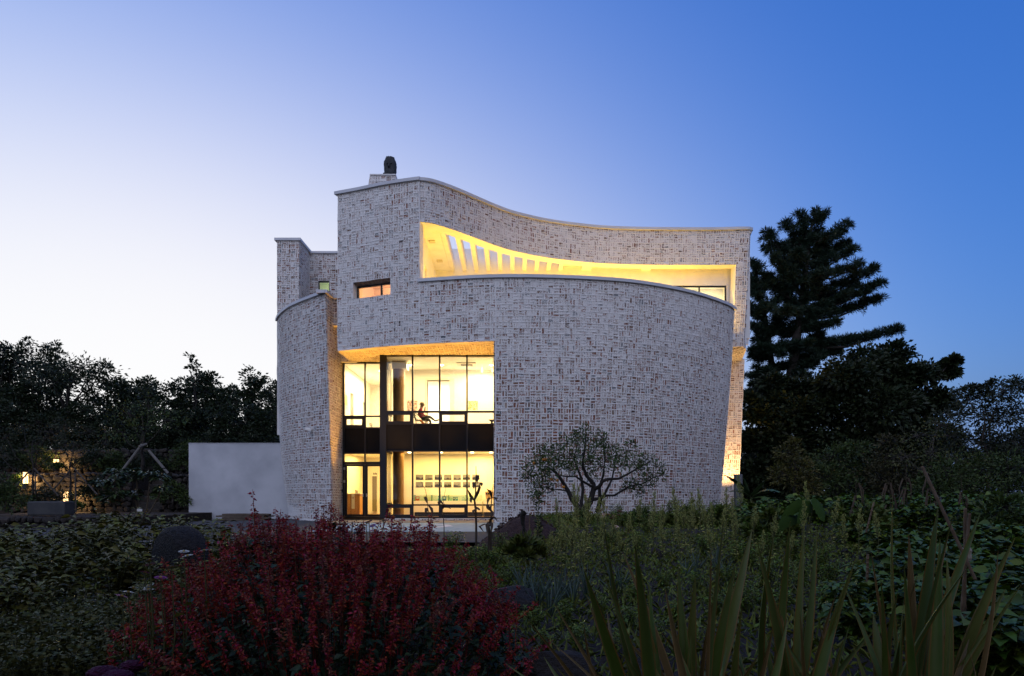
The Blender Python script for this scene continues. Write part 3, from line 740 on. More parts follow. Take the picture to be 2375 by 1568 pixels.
# ceiling fittings
M_LAMP = mat('lit_downlight', (1, 1, 1), .5, emit=(1, .86, .58), estr=14)
def downlight(x, y, z, power=0, r=.06):
    o = MB().lathe((x, y, z-.03), [(r*1.3, .03), (r*1.3, .012), (r, .0), (r*.2, -.002)], 12).build('downlight', M_LAMP, BLD)
    if power: lamp_area((x, y, z-.06), .25, .25, power, WARM)
for zc, yy in ((7.17, 33.0), (2.93, 32.6)):
    for x in (-4.9, -3.4, -1.9, -1.0): downlight(x, yy, zc)
for x, y in ((-6.62, 34.6), (-7.0, 37.3)): downlight(x, y, 7.17, 0, .09)
WUP = (1, .73, .36); WLO = (1, .63, .18)
lamp_area((-3.1, 32.6, 7.05), 4.2, 1.2, 300, WUP); lamp_area((-1.55, 33.6, 7.0), 1.2, .5, 80, WUP)
lamp_area((-3.1, 36.0, 7.0), 3.5, 1.5, 330, (1, .82, .55))
lamp_area((-6.9, 35.5, 7.05), 1.6, 4.0, 460, WUP)
lamp_area((-3.1, 32.5, 2.85), 4.2, 1.2, 290, WLO); lamp_area((-1.5, 33.2, 2.8), .7, .4, 50, WLO)
lamp_area((-6.9, 34.6, 2.85), 1.8, 2.4, 240, WLO)
# uplights added in the paving, made up to brighten soffit and flank
for k, (x, y) in enumerate(((-6.9, 30.4), (-5.0, 29.6), (-3.2, 29.3), (-1.5, 29.2), (-7.55, 31.0))):
    MB().lathe((x, y, -.233), [(.09, 0), (.09, .012), (.07, .014)], 14).build('added_ground_spot', M_FRAME, BLD)
    l = bpy.data.lights.new('lamp_light', 'SPOT'); l.energy = (2100, 2100, 2100, 2100, 700)[k]; l.color = (1, .44, .04); l.spot_size = math.radians(46); l.spot_blend = .8; l.shadow_soft_size = .05
    o = bpy.data.objects.new('lamp_light', l); COL.objects.link(o); o.location = (x, y, -.20); o.rotation_euler = (math.pi-.10, .05*(k-1.5) if k < 4 else .12, 0); setpar(o, BLD)
# air-conditioning cassette
ac = MB().box(-2.62, -1.72, 32.3, 33.2, 7.12, 7.168).build('ceiling_cassette', mat('cassette_white', (.7, .69, .66), .5), BLD)
for k in range(6): MB().box(-2.45, -1.89, 32.5+.09*k, 32.55+.09*k, 7.105, 7.12).build('slat', mat('cassette_slat', (.25, .25, .26), .6), ac)
for x in (-1.45, -.95):
    tl = MB().tube([(x, 33.0, 7.17), (x, 33.0, 6.95)], .012, 6).box(x-.04, x+.04, 32.94, 33.06, 6.8, 6.97).build('track_spotlight', M_IN, BLD)
# ------------------------------------------------------------------ art on the walls
def art_mat(name, cols, scale, dist=0., ramp='CONSTANT', tex='VORONOI'):
    m = bpy.data.materials.new(name); m.use_nodes = True; nt = m.node_tree; N = nt.nodes; L = nt.links; b = N['Principled BSDF']
    tc = N.new('ShaderNodeTexCoord')
    if tex == 'VORONOI': n = N.new('ShaderNodeTexVoronoi'); n.inputs['Scale'].default_value = scale; out = n.outputs['Color']
    else: n = N.new('ShaderNodeTexNoise'); n.inputs['Scale'].default_value = scale; n.inputs['Detail'].default_value = 6; out = n.outputs['Fac']
    L.new(tc.outputs['Object'], n.inputs['Vector']); r = N.new('ShaderNodeValToRGB'); r.color_ramp.interpolation = ramp
    e = r.color_ramp.elements
    while len(e) < len(cols): e.new(.5)
    for i, c in enumerate(cols): e[i].position = .0+i/len(cols) if ramp == 'CONSTANT' else .3+.4*i/(len(cols)-1); e[i].color = (*c, 1)
    L.new(out, r.inputs['Fac']); L.new(r.outputs[0], b.inputs['Base Color']); b.inputs['Roughness'].default_value = .6; return m
def picture(x0, x1, z0, z1, Y, m, label, cat, name, group=None, frame=None, fw=.05):
    t = thing(name, label, cat, ((x0+x1)/2, Y, z0), group)
    MB().box(x0-fw, x1+fw, Y-.03, Y-.002, z0-fw, z1+fw).build('frame', frame or mat('white_mount', (.8, .78, .72), .6), t)
    MB().box(x0, x1, Y-.036, Y-.0305, z0, z1).build('picture', m, t); return t
picture(gx(958, YB), gx(1105, YB), gz(940, YB), gz(795, YB), YB, art_mat('speckled_print', [(.45, .25, .2), (.6, .5, .4), (.3, .2, .2), (.7, .6, .5), (.55, .2, .15)], 22), 'framed speckled reddish print on the wall behind the seated man', 'picture', 'framed_print')
picture(gx(1824, YB), gx(1965, YB), gz(930, YB), gz(800, YB), YB, art_mat('olive_print', [(.35, .36, .15), (.6, .58, .3), (.25, .28, .12), (.7, .68, .5), (.5, .3, .15)], 24), 'framed speckled green print on the bright wall right of the doorway', 'picture', 'framed_print', fw=.03)
# picture on the corridor's side wall (faces right)
t = thing('framed_print', 'framed yellow and grey print on the corridor side wall upstairs', 'picture', (-8.1, 33.3, 5))
pz0, pz1 = gz(890, 33.3), gz(690, 33.3)
MB().box(-8.118, -8.09, 33.0, 33.62, pz0, pz1).build('frame', mat('white_mount', (.8, .78, .72), .6), t)
MB().box(-8.092, -8.085, 33.1, 33.52, pz0+.1, pz1-.1).build('picture', art_mat('yellow_print', [(.62, .55, .2), (.7, .64, .3), (.16, .16, .15)], 2.2, ramp='LINEAR', tex='NOISE'), t)
# photographs in two rows of seven
hx = lambda c, Y: ((1360+c/3.711)/1.72536-CX)/F*Y
hz_ = lambda c, Y: HC+(HZ-(1780+c/3.711)/1.72536)/F*Y
YP = 33.95
pm = [art_mat('photo_print', [(.02, .02, .018), (.09, .08, .06), (.16, .15, .12), (.45, .45, .44)], 3+k*.4, ramp='LINEAR', tex='NOISE') for k in range(1)]
def photo_mat(k):
    m = bpy.data.materials.new('landscape_photo'); m.use_nodes = True; nt = m.node_tree; N = nt.nodes; L = nt.links; b = N['Principled BSDF']
    tc = N.new('ShaderNodeTexCoord'); sp = N.new('ShaderNodeSeparateXYZ'); L.new(tc.outputs['Object'], sp.inputs[0])
    n = N.new('ShaderNodeTexNoise'); n.inputs['Scale'].default_value = 7; n.inputs['Detail'].default_value = 7; n.noise_dimensions = '4D'; n.inputs['W'].default_value = k*3.7; L.new(tc.outputs['Object'], n.inputs['Vector'])
    ma = N.new('ShaderNodeMath'); ma.operation = 'MULTIPLY_ADD'; L.new(n.outputs['Fac'], ma.inputs[0]); ma.inputs[1].default_value = .42; L.new(sp.outputs[2], ma.inputs[2])
    r = N.new('ShaderNodeValToRGB'); e = r.color_ramp.elements; R.seed(k)
    h = R.uniform(.26, .34); e[0].position = h-.17; e[0].color = (.045, .04, .03, 1); e[1].position = h+.04; e[1].color = (.20, .20, .21, 1)
    q = e.new(h-.06); q.color = (.012, .014, .01, 1); q = e.new(h); q.color = (.03, .028, .02, 1); q = e.new(h+.012); q.color = (.13, .13, .14, 1)
    L.new(ma.outputs[0], r.inputs['Fac']); L.new(r.outputs[0], b.inputs['Base Color']); b.inputs['Roughness'].default_value = .5; return m
for row, (ya, yb) in enumerate(((440, 520), (548, 628))):
    for k in range(7):
        xa = 1126+k*139.2; x0, x1 = hx(xa, YP), hx(xa+113, YP); z0, z1 = hz_(yb, YP), hz_(ya, YP)
        t = thing('landscape_photograph', ('landscape photograph in the upper row on the gallery wall', 'landscape photograph in the lower row on the gallery wall')[row], 'photograph', ((x0+x1)/2, YP-.012, z0), ('upper row of photographs', 'lower row of photographs')[row])
        o = MB().box(-(x1-x0)/2, (x1-x0)/2, -.012, .011, 0, z1-z0).build('mount', mat('white_mount', (.8, .78, .72), .6), t, world=False)
        MB().box(-(x1-x0)/2+.004, (x1-x0)/2-.004, -.018, -.0125, .006, z1-z0-.004).build('print', photo_mat(row*7+k), t, world=False)
# display case with books
YC = 33.25
dc = thing('display_case', 'long white display case with glass top along the lower gallery wall', 'display case', (-3.1, 33.5, -.16))
x0, x1 = hx(1095, YC), hx(2110, YC); zt, zs = hz_(745, YC), hz_(833, YC)
MB().box(x0, x1, YC, 33.93, .05, zs).build('cabinet', M_IN, dc); MB().box(x0+.03, x1-.03, YC+.06, 33.9, -.16, .05).build('plinth', mat('black_plinth', (.015, .014, .012), .6), dc)
M_CASE = glass_mat('case_glass', (.90, .97, .93), 1.)
for k in range(4):
    a = lerp(x0, x1, k/4); b_ = lerp(x0, x1, (k+1)/4)
    MB().box(a+.006, b_-.006, YC+.01, YC+.018, zs, zt).build('glass_front', M_CASE, dc)
    MB().box(a+.006, b_-.006, YC+.02, 33.92, zt, zt+.008).build('glass_lid', M_CASE, dc)
    MB().box(a-.005, a+.005, YC+.012, 33.9, zs, zt).build('glass_divider', mat('glass_edge', (.2, .42, .36), .2), dc)
bks = [(1118, 1180, 765, 830, (.55, .07, .03), 'red'), (1183, 1248, 765, 828, (.62, .55, .38), 'cream'), (1252, 1282, 762, 828, (.5, .36, .08), 'ochre'), (1286, 1335, 785, 832, (.66, .52, .3), 'tan'),
       (1395, 1440, 765, 832, (.66, .64, .55), 'pale grey'), (1452, 1480, 758, 830, (.08, .33, .42), 'teal'), (1485, 1510, 760, 805, (.1, .4, .5), 'turquoise'), (1515, 1575, 768, 832, (.05, .13, .28), 'navy'),
       (1625, 1662, 785, 830, (.2, .45, .4), 'sea green'), (1672, 1710, 778, 830, (.03, .08, .16), 'dark blue'), (1714, 1752, 778, 830, (.06, .25, .38), 'blue'), (1762, 1795, 780, 830, (.68, .6, .5), 'white'), (1802, 1845, 772, 832, (.45, .52, .58), 'light blue')]
for (a, b_, p, q, c, nm) in bks:
    X0, X1 = hx(a, 33.5), hx(b_, 33.5); h = (q-p)/3.711/1.72536/F*33.5; xm = (X0+X1)/2
    t = thing('book', nm+' book propped up inside the glass display case', 'book', (xm, 33.5, zs), None)
    Mr = Matrix.Rotation(-.28, 3, 'X'); cc = Vector((xm, 33.52, zs+h/2+.01))
    c_ = MB(); c_.obox(cc, ((X1-X0)/2, .012, h/2), Mr); c_.build('cover', mat('book_'+nm.replace(' ', '_'), c, .6), t)
    c_ = MB(); c_.obox(cc+Mr @ Vector((0, -.0135, h*.12)), ((X1-X0)*.3, .0012, h*.18), Mr); c_.build('title_panel', mat('book_panel', (.62, .6, .52), .6), t)
# cardboard house model on its pedestal
t = thing('model_pedestal', 'white box pedestal under the card house model', 'pedestal', (-1.1, 33.3, -.16))
X0, X1 = hx(2128, 33.2), -.76
MB().box(X0, X1, 33.2, 33.8, .05, hz_(808, 33.2)).build('box', M_IN, t); MB().box(X0+.03, X1, 33.25, 33.78, -.16, .05).build('plinth', mat('black_plinth', (.015, .014, .012), .6), t)
t = thing('card_house_model', 'tan card house model with dark windows on a white pedestal', 'model', (-1.1, 33.4, .67)); M_CARD = mat('card', (.50, .34, .17), .8)
X0, X1 = hx(2158, 33.3), -.80; zb, zt = hz_(808, 33.2)+.002, hz_(695, 33.2)
hm = MB().add([(X0+.03, 33.3, zb), (X1, 33.3, zb), (X1, 33.6, zb), (X0+.03, 33.6, zb), (X0-.02, 33.26, zt), (X1, 33.26, zt), (X1, 33.64, zt), (X0-.02, 33.64, zt)], [(0, 3, 2, 1), (4, 5, 6, 7), (0, 1, 5, 4), (1, 2, 6, 5), (2, 3, 7, 6), (3, 0, 4, 7)]).build('walls', M_CARD, t)
MB().box(X0+.1, X0+.3, 33.32, 33.55, zt, zt+.08).build('roof_turret', M_CARD, t)
for k in range(3): MB().box(X0+.02+k*.1, X0+.085+k*.1, 33.24, 33.275, zt-.14, zt-.05).build('window', M_PANEL, t)
MB().box(X0+.16, X0+.2, 33.27, 33.295, zb, zb+.12).build('door', M_PANEL, t)
# reception counter and what stands on it
t = thing('reception_counter', 'wood fronted reception counter with white top inside the entrance', 'counter', (-7.5, 34, -.16))
X0, X1 = hx(95, 33.6), hx(292, 33.6); zt = hz_(718, 33.6)
MB().box(X0, X1, 33.6, 34.4, -.16, zt-.04).build('front', mat('counter_wood', (.42, .21, .07), .5, (.36, .17, .05), 2), t)
MB().box(X0-.03, X1+.03, 33.55, 34.45, zt-.04, zt).build('top', M_IN, t); MB().box(hx(160, 33.6), hx(166, 33.6), 33.592, 33.6, -.1, zt-.05).build('joint', M_PANEL, t)
X0, X1 = hx(172, 33.59), hx(217, 33.59)
t = thing('poster', 'narrow pale poster hanging on the front of the reception counter', 'poster', (X0, 33.58, .5))
MB().box(X0, X1, 33.583, 33.59, hz_(948, 33.58), hz_(725, 33.58)).build('sheet', mat('poster_paper', (.62, .60, .50), .7, (.55, .56, .48), 3), t)
MB().box(X0+.03, X1-.03, 33.580, 33.5825, hz_(800, 33.58), hz_(770, 33.58)).build('print', mat('poster_print', (.5, .25, .15), .7, (.3, .4, .38), 12), t)
X0, X1 = hx(222, 33.9), hx(260, 33.9)
t = thing('leaflet_stand', 'small stand of dark leaflets on the reception counter', 'leaflet stand', (X0, 33.9, zt))
for k in range(3): a = lerp(X0, X1, k/3); MB().box(a+.005, a+.055, 33.88, 33.9, zt, zt+.17-.02*k).build('leaflet', mat('leaflet', (.22, .2, .16), .6, (.5, .46, .38), 20), t)
# notice panel on the lobby's end wall
X0, X1 = hx(482, 37.5), hx(540, 37.5)
t = thing('notice_panel', 'tall narrow grey panel with a white sign above on the lobby wall', 'panel', (X0, 37.5, 0))
MB().box(X0, X1, 37.45, 37.59, hz_(985, 37.5), hz_(465, 37.5)).build('panel', mat('grey_mesh_panel', (.16, .14, .10), .7), t)
MB().box(X0-.01, X1, 37.44, 37.58, hz_(463, 37.5), hz_(395, 37.5)).build('sign', M_IN, t)
for k in range(4): MB().box(X0+.05+k*.055, X0+.085+k*.055, 37.432, 37.439, hz_(443, 37.5), hz_(413+6*(k % 2), 37.5)).build('lettering', M_PANEL, t)
X0, X1 = hx(570, 36), hx(600, 36)
t = thing('wooden_plaque', 'dark red wooden plaque on the lobby side wall', 'plaque', (BX-.13, 36, 1))
MB().box(BX-.16, BX-.125, 34.9, 35.5, hz_(818, 35.2), hz_(632, 35.2)).build('board', mat('red_wood', (.30, .07, .03), .5), t)
# ------------------------------------------------------------------ man in a wire chair upstairs
PXM = gx(1190, 32.0); PYM = 32.0; PZ = 3.95
wc = thing('wire_chair', 'black wire armchair with looped back beside the upstairs window', 'chair', (PXM-.12, PYM, PZ))
M_WIRE = mat('black_wire', (.012, .011, .01), .45, spec=.5)
cx0 = PXM-.12
MB().box(cx0-.24, cx0+.26, PYM-.25, PYM+.25, PZ+.42, PZ+.45).build('seat', M_WIRE, wc)
for sx, sy in ((-1, -1), (-1, 1), (1, -1), (1, 1)):
    MB().tube([(cx0+sx*.22, PYM+sy*.22, PZ+.43), (cx0+sx*.28, PYM+sy*.26, PZ)], .014, 6).build('leg', M_WIRE, wc)
bk = MB()
for s in (-1, 1):
    bk.tube([(cx0+.25, PYM+s*.26, PZ+.44), (cx0+.22, PYM+s*.28, PZ+.64), (cx0-.05, PYM+s*.29, PZ+.68), (cx0-.25, PYM+s*.24, PZ+.72)], .013, 6)
for k in range(5):
    a = -.24+.12*k
    bk.tube([(cx0-.23, PYM+a, PZ+.44), (cx0-.30, PYM+a*1.05+.04*(-1)**k, PZ+.62), (cx0-.33, PYM+a*.8, PZ+.82)], .011, 5)
for z in (.58, .7, .82): bk.tube([(cx0-.2, PYM-.29, PZ+z-.06), (cx0-.31, PYM-.14, PZ+z), (cx0-.34, PYM, PZ+z+.02*math.sin(z*40)), (cx0-.31, PYM+.14, PZ+z), (cx0-.2, PYM+.29, PZ+z-.06)], .011, 5)
bk.build('backrest', M_WIRE, wc)
og = MB(); 
for k in range(6): og.tube([(cx0+.0, PYM-.25+.06*k, PZ+.43), (cx0+.12, PYM-.27+.07*k, PZ+.30-.02*(k % 2)), (cx0+.05, PYM-.24+.06*k, PZ+.16), (cx0+.2, PYM-.22+.05*k, PZ+.12)], [.03, .06, .05, .03], 7)
og = og.build('folded_blanket', mat('orange_cloth', (.62, .17, .02), .8), None, smooth=True); tag(og, 'crumpled orange blanket hanging under the wire chair upstairs', 'blanket')
def skin_body(name, verts, edges, rads, sub=2):
    me = bpy.data.meshes.new(name); me.from_pydata(verts, edges, []); o = bpy.data.objects.new(name+'_build', me); COL.objects.link(o)
    sk = o.modifiers.new('s', 'SKIN'); sk.use_smooth_shade = True
    for i, r in enumerate(rads):
        d = me.skin_vertices[0].data[i]; d.radius = (r, r) if not isinstance(r, tuple) else r; d.use_root = (i == 0)
    sb = o.modifiers.new('d', 'SUBSURF'); sb.levels = sub; sb.render_levels = sub
    dg = bpy.context.evaluated_depsgraph_get(); ev = o.evaluated_get(dg); m2 = bpy.data.meshes.new_from_object(ev)
    bpy.data.objects.remove(o); return m2
def person():
    v = []; e = []; r = []
    def a(p, rad, par=None):
        v.append(p); r.append(rad)
        if par is not None: e.append((par, len(v)-1))
        return len(v)-1
    pel = a((0, 0, .53), (.15, .13)); be = a((-.03, 0, .68), (.145, .12), pel); ch = a((-.05, 0, .84), (.155, .13), be); sh = a((-.02, 0, .97), (.13, .09), ch)
    nk = a((.02, 0, 1.06), .055, sh); hd = a((.045, 0, 1.15), (.085, .095), nk); tp = a((.04, 0, 1.25), (.08, .09), hd)
    ns = a((.135, 0, 1.15), .018, hd)
    for s in (-1, 1):
        so_ = a((-.02, s*.17, .95), .065, sh); el = a((.10, s*.23, .74), .047, so_)
        if s < 0: wr = a((.20, s*.14, .96), .033, el); hn = a((.20, s*.07, 1.05), .035, wr); fd = (0, .02, .05)
        else: wr = a((.32, s*.18, .70), .033, el); hn = a((.40, s*.15, .69), .035, wr); fd = (.05, -.01, -.01)
        for k in range(4):
            o_ = (-.02+.013*k) if s > 0 else 0; oy = (-.02+.013*k)
            b0 = (v[hn][0]+fd[0]*.5+(oy if s < 0 else 0), v[hn][1]+fd[1]*.5+(oy if s > 0 else 0), v[hn][2]+fd[2]*.5)
            f1 = a(b0, .010, hn); L_ = .8+.12*(k in (1, 2)); a((b0[0]+fd[0]*L_+.008, b0[1]+fd[1]*L_, b0[2]+fd[2]*L_-.012), .008, f1)
        th = a((v[hn][0]+.01, v[hn][1]-.03, v[hn][2]+.0), .011, hn); a((v[hn][0]+.03, v[hn][1]-.045, v[hn][2]+.02), .009, th)
    # far leg planted, near leg crossed over it
    k1 = a((.42, .08, .50), .068, pel); a1_ = a((.46, .09, .12), .045, k1); h1 = a((.44, .09, .05), .042, a1_); a((.64, .10, .03), .035, h1)
    t2 = a((.16, -.10, .58), .092, pel); k2 = a((.42, -.08, .64), .07, t2); a2 = a((.62, .06, .50), .045, k2); h2 = a((.66, .07, .46), .042, a2); a((.84, .06, .52), .034, h2)
    return skin_body('body', v, e, r)
pmesh = person()
M_SHIRT = mat('crimson_shirt', (.36, .03, .06), .8, (.30, .025, .05), 8); M_TROU = mat('grey_trousers', (.075, .07, .065), .85); M_SKIN = mat('skin', (.34, .20, .13), .6); M_SHOE = mat('grey_shoe', (.11, .10, .09), .6)
for m_ in (M_SHIRT, M_TROU, M_SKIN, M_SHOE): pmesh.materials.append(m_)
for p in pmesh.polygons:
    c = p.center
    if c.z > 1.03 or (c.x > .17 and c.z > .66 and abs(c.y) > .05 and not (c.x > .25 and c.z < .75 and c.y < .04)): k = 2
    elif c.z > .60 and c.x < .17 and not (c.x > .08 and c.z < .68): k = 0
    elif (c.x > .60 and c.z > .4) or (c.z < .085): k = 3
    else: k = 1
    p.material_index = k
man = bpy.data.objects.new('person', pmesh); COL.objects.link(man); man.location = (PXM-.12, PYM, PZ-.04)
tag(man, 'seated person in crimson shirt, grey trousers and straw hat with legs crossed', 'person')
ht = MB(); ht.lathe((0, 0, 0), [(.16, 0), (.175, .006), (.10, .012), (.098, .05), (.088, .105), (.05, .115), (.01, .10)], 20)
hat = ht.build('straw_hat', mat('straw', (.42, .33, .2), .8, (.36, .28, .17), 40), man, smooth=True); hat.location = (.045, 0, 1.215); hat.rotation_euler = (0, .10, 0)
bd = MB().lathe((0, 0, .012), [(.1015, 0), (.0995, .028)], 20).build('hat_band', mat('hat_band_brown', (.08, .05, .03), .7), man); bd.location = (.045, 0, 1.215); bd.rotation_euler = (0, .10, 0)
# small wire sculpture and a dish on the upstairs window ledge
x = gx(440, 32.9); z = gz(1172, 32.9)
wsx = MB()
pts = [(x+.09*math.sin(i*1.9), 32.9, 3.95+.02+.22*abs(math.sin(i*.8))+.03) for i in range(14)]; wsx.tube(pts, .008, 5)
wsx = wsx.build('wire_sculpture', M_WIRE, None); wsx.location = (0, 0, 0.13); tag(wsx, 'small bent wire sculpture by the narrow upstairs corridor window', 'sculpture')
st = MB().box(x-.14, x+.14, 32.85, 33.0, 3.95, 4.10).build('low_plinth', M_IN, None); tag(st, 'low white plinth under the bent wire sculpture upstairs', 'plinth')
x = gx(2165, 31.6)
bw = MB().lathe((x, 31.6, 3.95), [(.06, 0), (.045, .2), (.05, .33), (.10, .37), (.17, .42), (.16, .425), (.09, .385)], 16).build('pedestal_dish', mat('dark_bronze', (.04, .03, .02), .5), None, smooth=True)
tag(bw, 'dark footed dish beside the right end of the upstairs window', 'dish')
# ------------------------------------------------------------------ ground
rng = np.random.default_rng(5)
def gh(x, y):
    r = sstep(-.5, 1.5, x); g = lerp(-.30, .10, sstep(9, 20, y)); f = -.30-.04*sstep(-6, -14, x)
    return lerp(f, g, r)
M_SOIL = mat('garden_soil', (.016, .012, .009), .95, (.030, .022, .015), 3, bump=.03, bscale=14)
def ground():
    xs = np.concatenate([[-600, -200, -80], np.linspace(-45, 45, 121), [80, 200, 600]]); ys = np.concatenate([[-60, -10], np.linspace(0, 60, 121), [90, 200, 700, 1500]])
    V = []
    for x in xs:
        for y in ys:
            n = .05*mnoise.noise(Vector((x*.8, y*.8, 0)))+.03*mnoise.noise(Vector((x*2.3, y*2.3, 3))) if abs(x) < 46 and y < 61 else 0
            z = gh(x, y)+n
            if -30 < x < 0 and 17 < y < 46: z = min(z, -.36)-.06
            V.append((x, y, z))
    n = len(ys); i, j = np.meshgrid(np.arange(len(xs)-1), np.arange(n-1), indexing='ij'); a = (i*n+j).ravel()
    me = np_mesh('ground', V, np.stack([a, a+n, a+n+1, a+1], 1)); return struct(link('ground', me, M_SOIL, smooth=True))
ground()
M_ASPH = mat('asphalt', (.042, .042, .044), .9, (.060, .059, .058), 2.2, bump=.004, bscale=120)
def az(x, y): return -.25-.012*max(0, -6-x)*1.2-.002*max(0, y-30)
av = [(x, y, az(x, y)) for x in (-26, -18, -12, -8, -4, -.4) for y in (17.5, 22, 26, 30, 33.5, 38)]
struct(link('asphalt_yard', np_mesh('asphalt', av, [(i*6+j, (i+1)*6+j, (i+1)*6+j+1, i*6+j+1) for i in range(5) for j in range(5)]), M_ASPH))
struct(MB().box(-8.0, -.45, 28.4, 30.75, -.30, -.235).build('entrance_paving', mat('paving', (.30, .24, .17), .8, (.36, .29, .2), 4, bump=.003), None))
for k in range(3): pass
M_BLUE = mat('pale_blue_paint', (.20, .30, .34), .8, (.28, .38, .41), 5)
bp_ = [(-6.6, 22.0), (-.5, 22.0), (-.5, 28.2), (-6.6, 28.2)]
struct(MB().add([(x, y, -.2385) for x, y in bp_], [(0, 1, 2, 3)]).build('parking_bay_paint', M_BLUE, None))
mk = MB(); pts = [(-3.6+1.2*math.cos(a), 25.6+1.5*math.sin(a)) for a in np.linspace(-2.6, 1.5, 22)]
for (a, b) in zip(pts[:-1], pts[1:]):
    d = Vector((b[0]-a[0], b[1]-a[1])); n = Vector((-d.y, d.x)).normalized()*.13
    mk.add([(a[0]-n.x, a[1]-n.y, -.2345), (b[0]-n.x, b[1]-n.y, -.2345), (b[0]+n.x, b[1]+n.y, -.2345), (a[0]+n.x, a[1]+n.y, -.2345)], [(0, 1, 2, 3)])
mk.add([(-3.9, 26.9, -.2345), (-3.6, 26.9, -.2345), (-3.3, 24.6, -.2345), (-3.6, 24.6, -.2345)], [(3, 2, 1, 0)]); mk.add([(-3.5, 25.2, -.2343), (-2.2, 25.2, -.2343), (-2.2, 25.5, -.2343), (-3.5, 25.5, -.2343)], [(0, 1, 2, 3)])
struct(mk.build('bay_symbol_paint', mat('white_road_paint', (.62, .64, .65), .8, (.5, .52, .54), 6), None))
# ------------------------------------------------------------------ white garden wall
gwl = thing('garden_wall', 'plain pale plastered garden wall joining the left side of the building', 'wall', (-14, 35.3, -.4))
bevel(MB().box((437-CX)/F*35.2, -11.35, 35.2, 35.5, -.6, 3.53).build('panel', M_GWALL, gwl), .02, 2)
MB().box((437-CX)/F*35.2-.0, -11.3, 35.18, 35.53, 3.531, 3.56).build('cap', mat('wall_cap', (.44, .45, .48), .8), gwl)
# ------------------------------------------------------------------ dry-stone terraces
M_BAS = [mat('basalt_stone_%d' % k, c, .9, c2, 5, bump=.03, bscale=12) for k, (c, c2) in enumerate([((.030, .024, .020), (.045, .036, .030)), ((.036, .028, .022), (.026, .022, .020)), ((.022, .020, .019), (.036, .031, .027))])]
def stone_mesh(seed, sub=2):
    bm = bmesh.new(); bmesh.ops.create_icosphere(bm, subdivisions=sub, radius=1)
    for v in bm.verts:
        p = v.co.copy(); q = Vector([math.copysign(abs(c)**.62, c) for c in p]); v.co = q*(.62+.16*mnoise.noise(p*1.6+Vector((seed*5.1, 0, seed)))+.05*mnoise.noise(p*4+Vector((0, seed, 0))))
    me = bpy.data.meshes.new('stone'); bm.to_mesh(me); bm.free(); me.materials.append(M_BAS[seed % 3]); return me
STONES = [stone_mesh(k, 2) for k in range(9)]
def stone_wall(label, x0, x1, Y, z0, z1, s=.34, dY=0, seed=0):
    t = thing('stone_wall', label, 'wall', ((x0+x1)/2, Y, z0)); rr = random.Random(seed)
    MB().add([(x0+.08, Y+.2, z0-.2), (x1-.08, Y+.2+dY, z0-.2), (x1-.08, Y+.6+dY, z0-.2), (x0+.08, Y+.6, z0-.2), (x0+.08, Y+.2, z1-.1), (x1-.08, Y+.2+dY, z1-.1), (x1-.08, Y+.6+dY, z1-.1), (x0+.08, Y+.6, z1-.1)],
             [(0, 3, 2, 1), (4, 5, 6, 7), (0, 1, 5, 4), (1, 2, 6, 5), (2, 3, 7, 6), (3, 0, 4, 7)]).build('core', mat('wall_core', (.012, .010, .009), .95), t)
    z = z0
    while z < z1-.06:
        h = s*rr.uniform(.7, 1.05); x = x0+rr.uniform(0, .1)
        if z+h > z1: h = max(.12, z1-z)
        while x < x1-.08:
            w = min(s*rr.uniform(.65, 1.9), x1-x)
            o = bpy.data.objects.new('stone', rr.choice(STONES)); COL.objects.link(o); setpar(o, t)
            o.location = (x+w/2, Y+.12+dY*(x-x0)/max(.1, x1-x0)+rr.uniform(-.05, .05), z+h/2+rr.uniform(-.04, .04)); o.scale = (w*.72, .24*rr.uniform(.7, 1.3), h*.76); o.rotation_euler = (rr.uniform(-.2, .2), rr.uniform(-.5, .5), rr.uniform(-.3, .3)+math.pi*rr.randrange(2))
            x += w*.97
        z += h*.93
    return t
X = lambda xd, Y: (xd-CX)/F*Y
Zt = lambda yd, Y: HC+(HZ-yd)/F*Y
stone_wall('dark basalt retaining wall right of the steps, ending at the pale plastered wall', X(372, 36), X(445, 36)+.1, 36, -.4, Zt(1101, 36), seed=1)
stone_wall('dark basalt retaining wall left of the steps, lit by the low lamp', X(20, 36), X(302, 36), 36, -.4, Zt(1097, 36), seed=2)
stone_wall('upper basalt terrace wall behind the topmost garden lamp', X(-40, 41), X(470, 41), 41, 1.4, Zt(1040, 41), seed=3)
stone_wall('low basalt border wall with the stone bench on top', X(-30, 28), X(312, 28), 28, -.45, Zt(1196, 28), s=.27, seed=4)
def bank(name, x0, x1, y0, y1, z): return struct(MB().box(x0, x1, y0, y1, -.6, z).build(name, M_SOIL, None))
bank('terrace', X(20, 36), X(302, 36), 36.3, 41.4, Zt(1097, 36)-.1); bank('terrace', X(372, 36), X(445, 36)+.1, 36.3, 41.4, Zt(1101, 36)-.1); bank('terrace', -42, X(470, 41), 41.3, 70, Zt(1040, 41)-.12); bank('terrace', X(-30, 28)-3, X(312, 28), 28.25, 36.2, Zt(1196, 28)-.08)
struct(MB().box(X(470, 41), -10.9, 41.3, 70, -.6, 2.2).build('terrace', M_SOIL, None))
stt = thing('stone_steps', 'dark stone garden steps between the two basalt retaining walls', 'steps', (X(335, 36.5), 36.5, -.3))
for k in range(7): bevel(MB().box(X(300, 36)+.05, X(372, 36)-.05, 35.6+.42*k, 41, -.45+.33*k-.2, -.2+.33*k).build('step', M_BAS[k % 3], stt), .03, 1)
bn = MB().box(X(62, 29.2), X(150, 29.2), 29.2, 29.9, Zt(1192, 28)-.1, Zt(1163, 29.2)).build('stone_bench', mat('bench_stone', (.035, .037, .040), .85, (.055, .055, .055), 3, bump=.01), None); bevel(bn, .05, 2); tag(bn, 'long grey stone block bench on the low border wall by the lamp', 'bench')
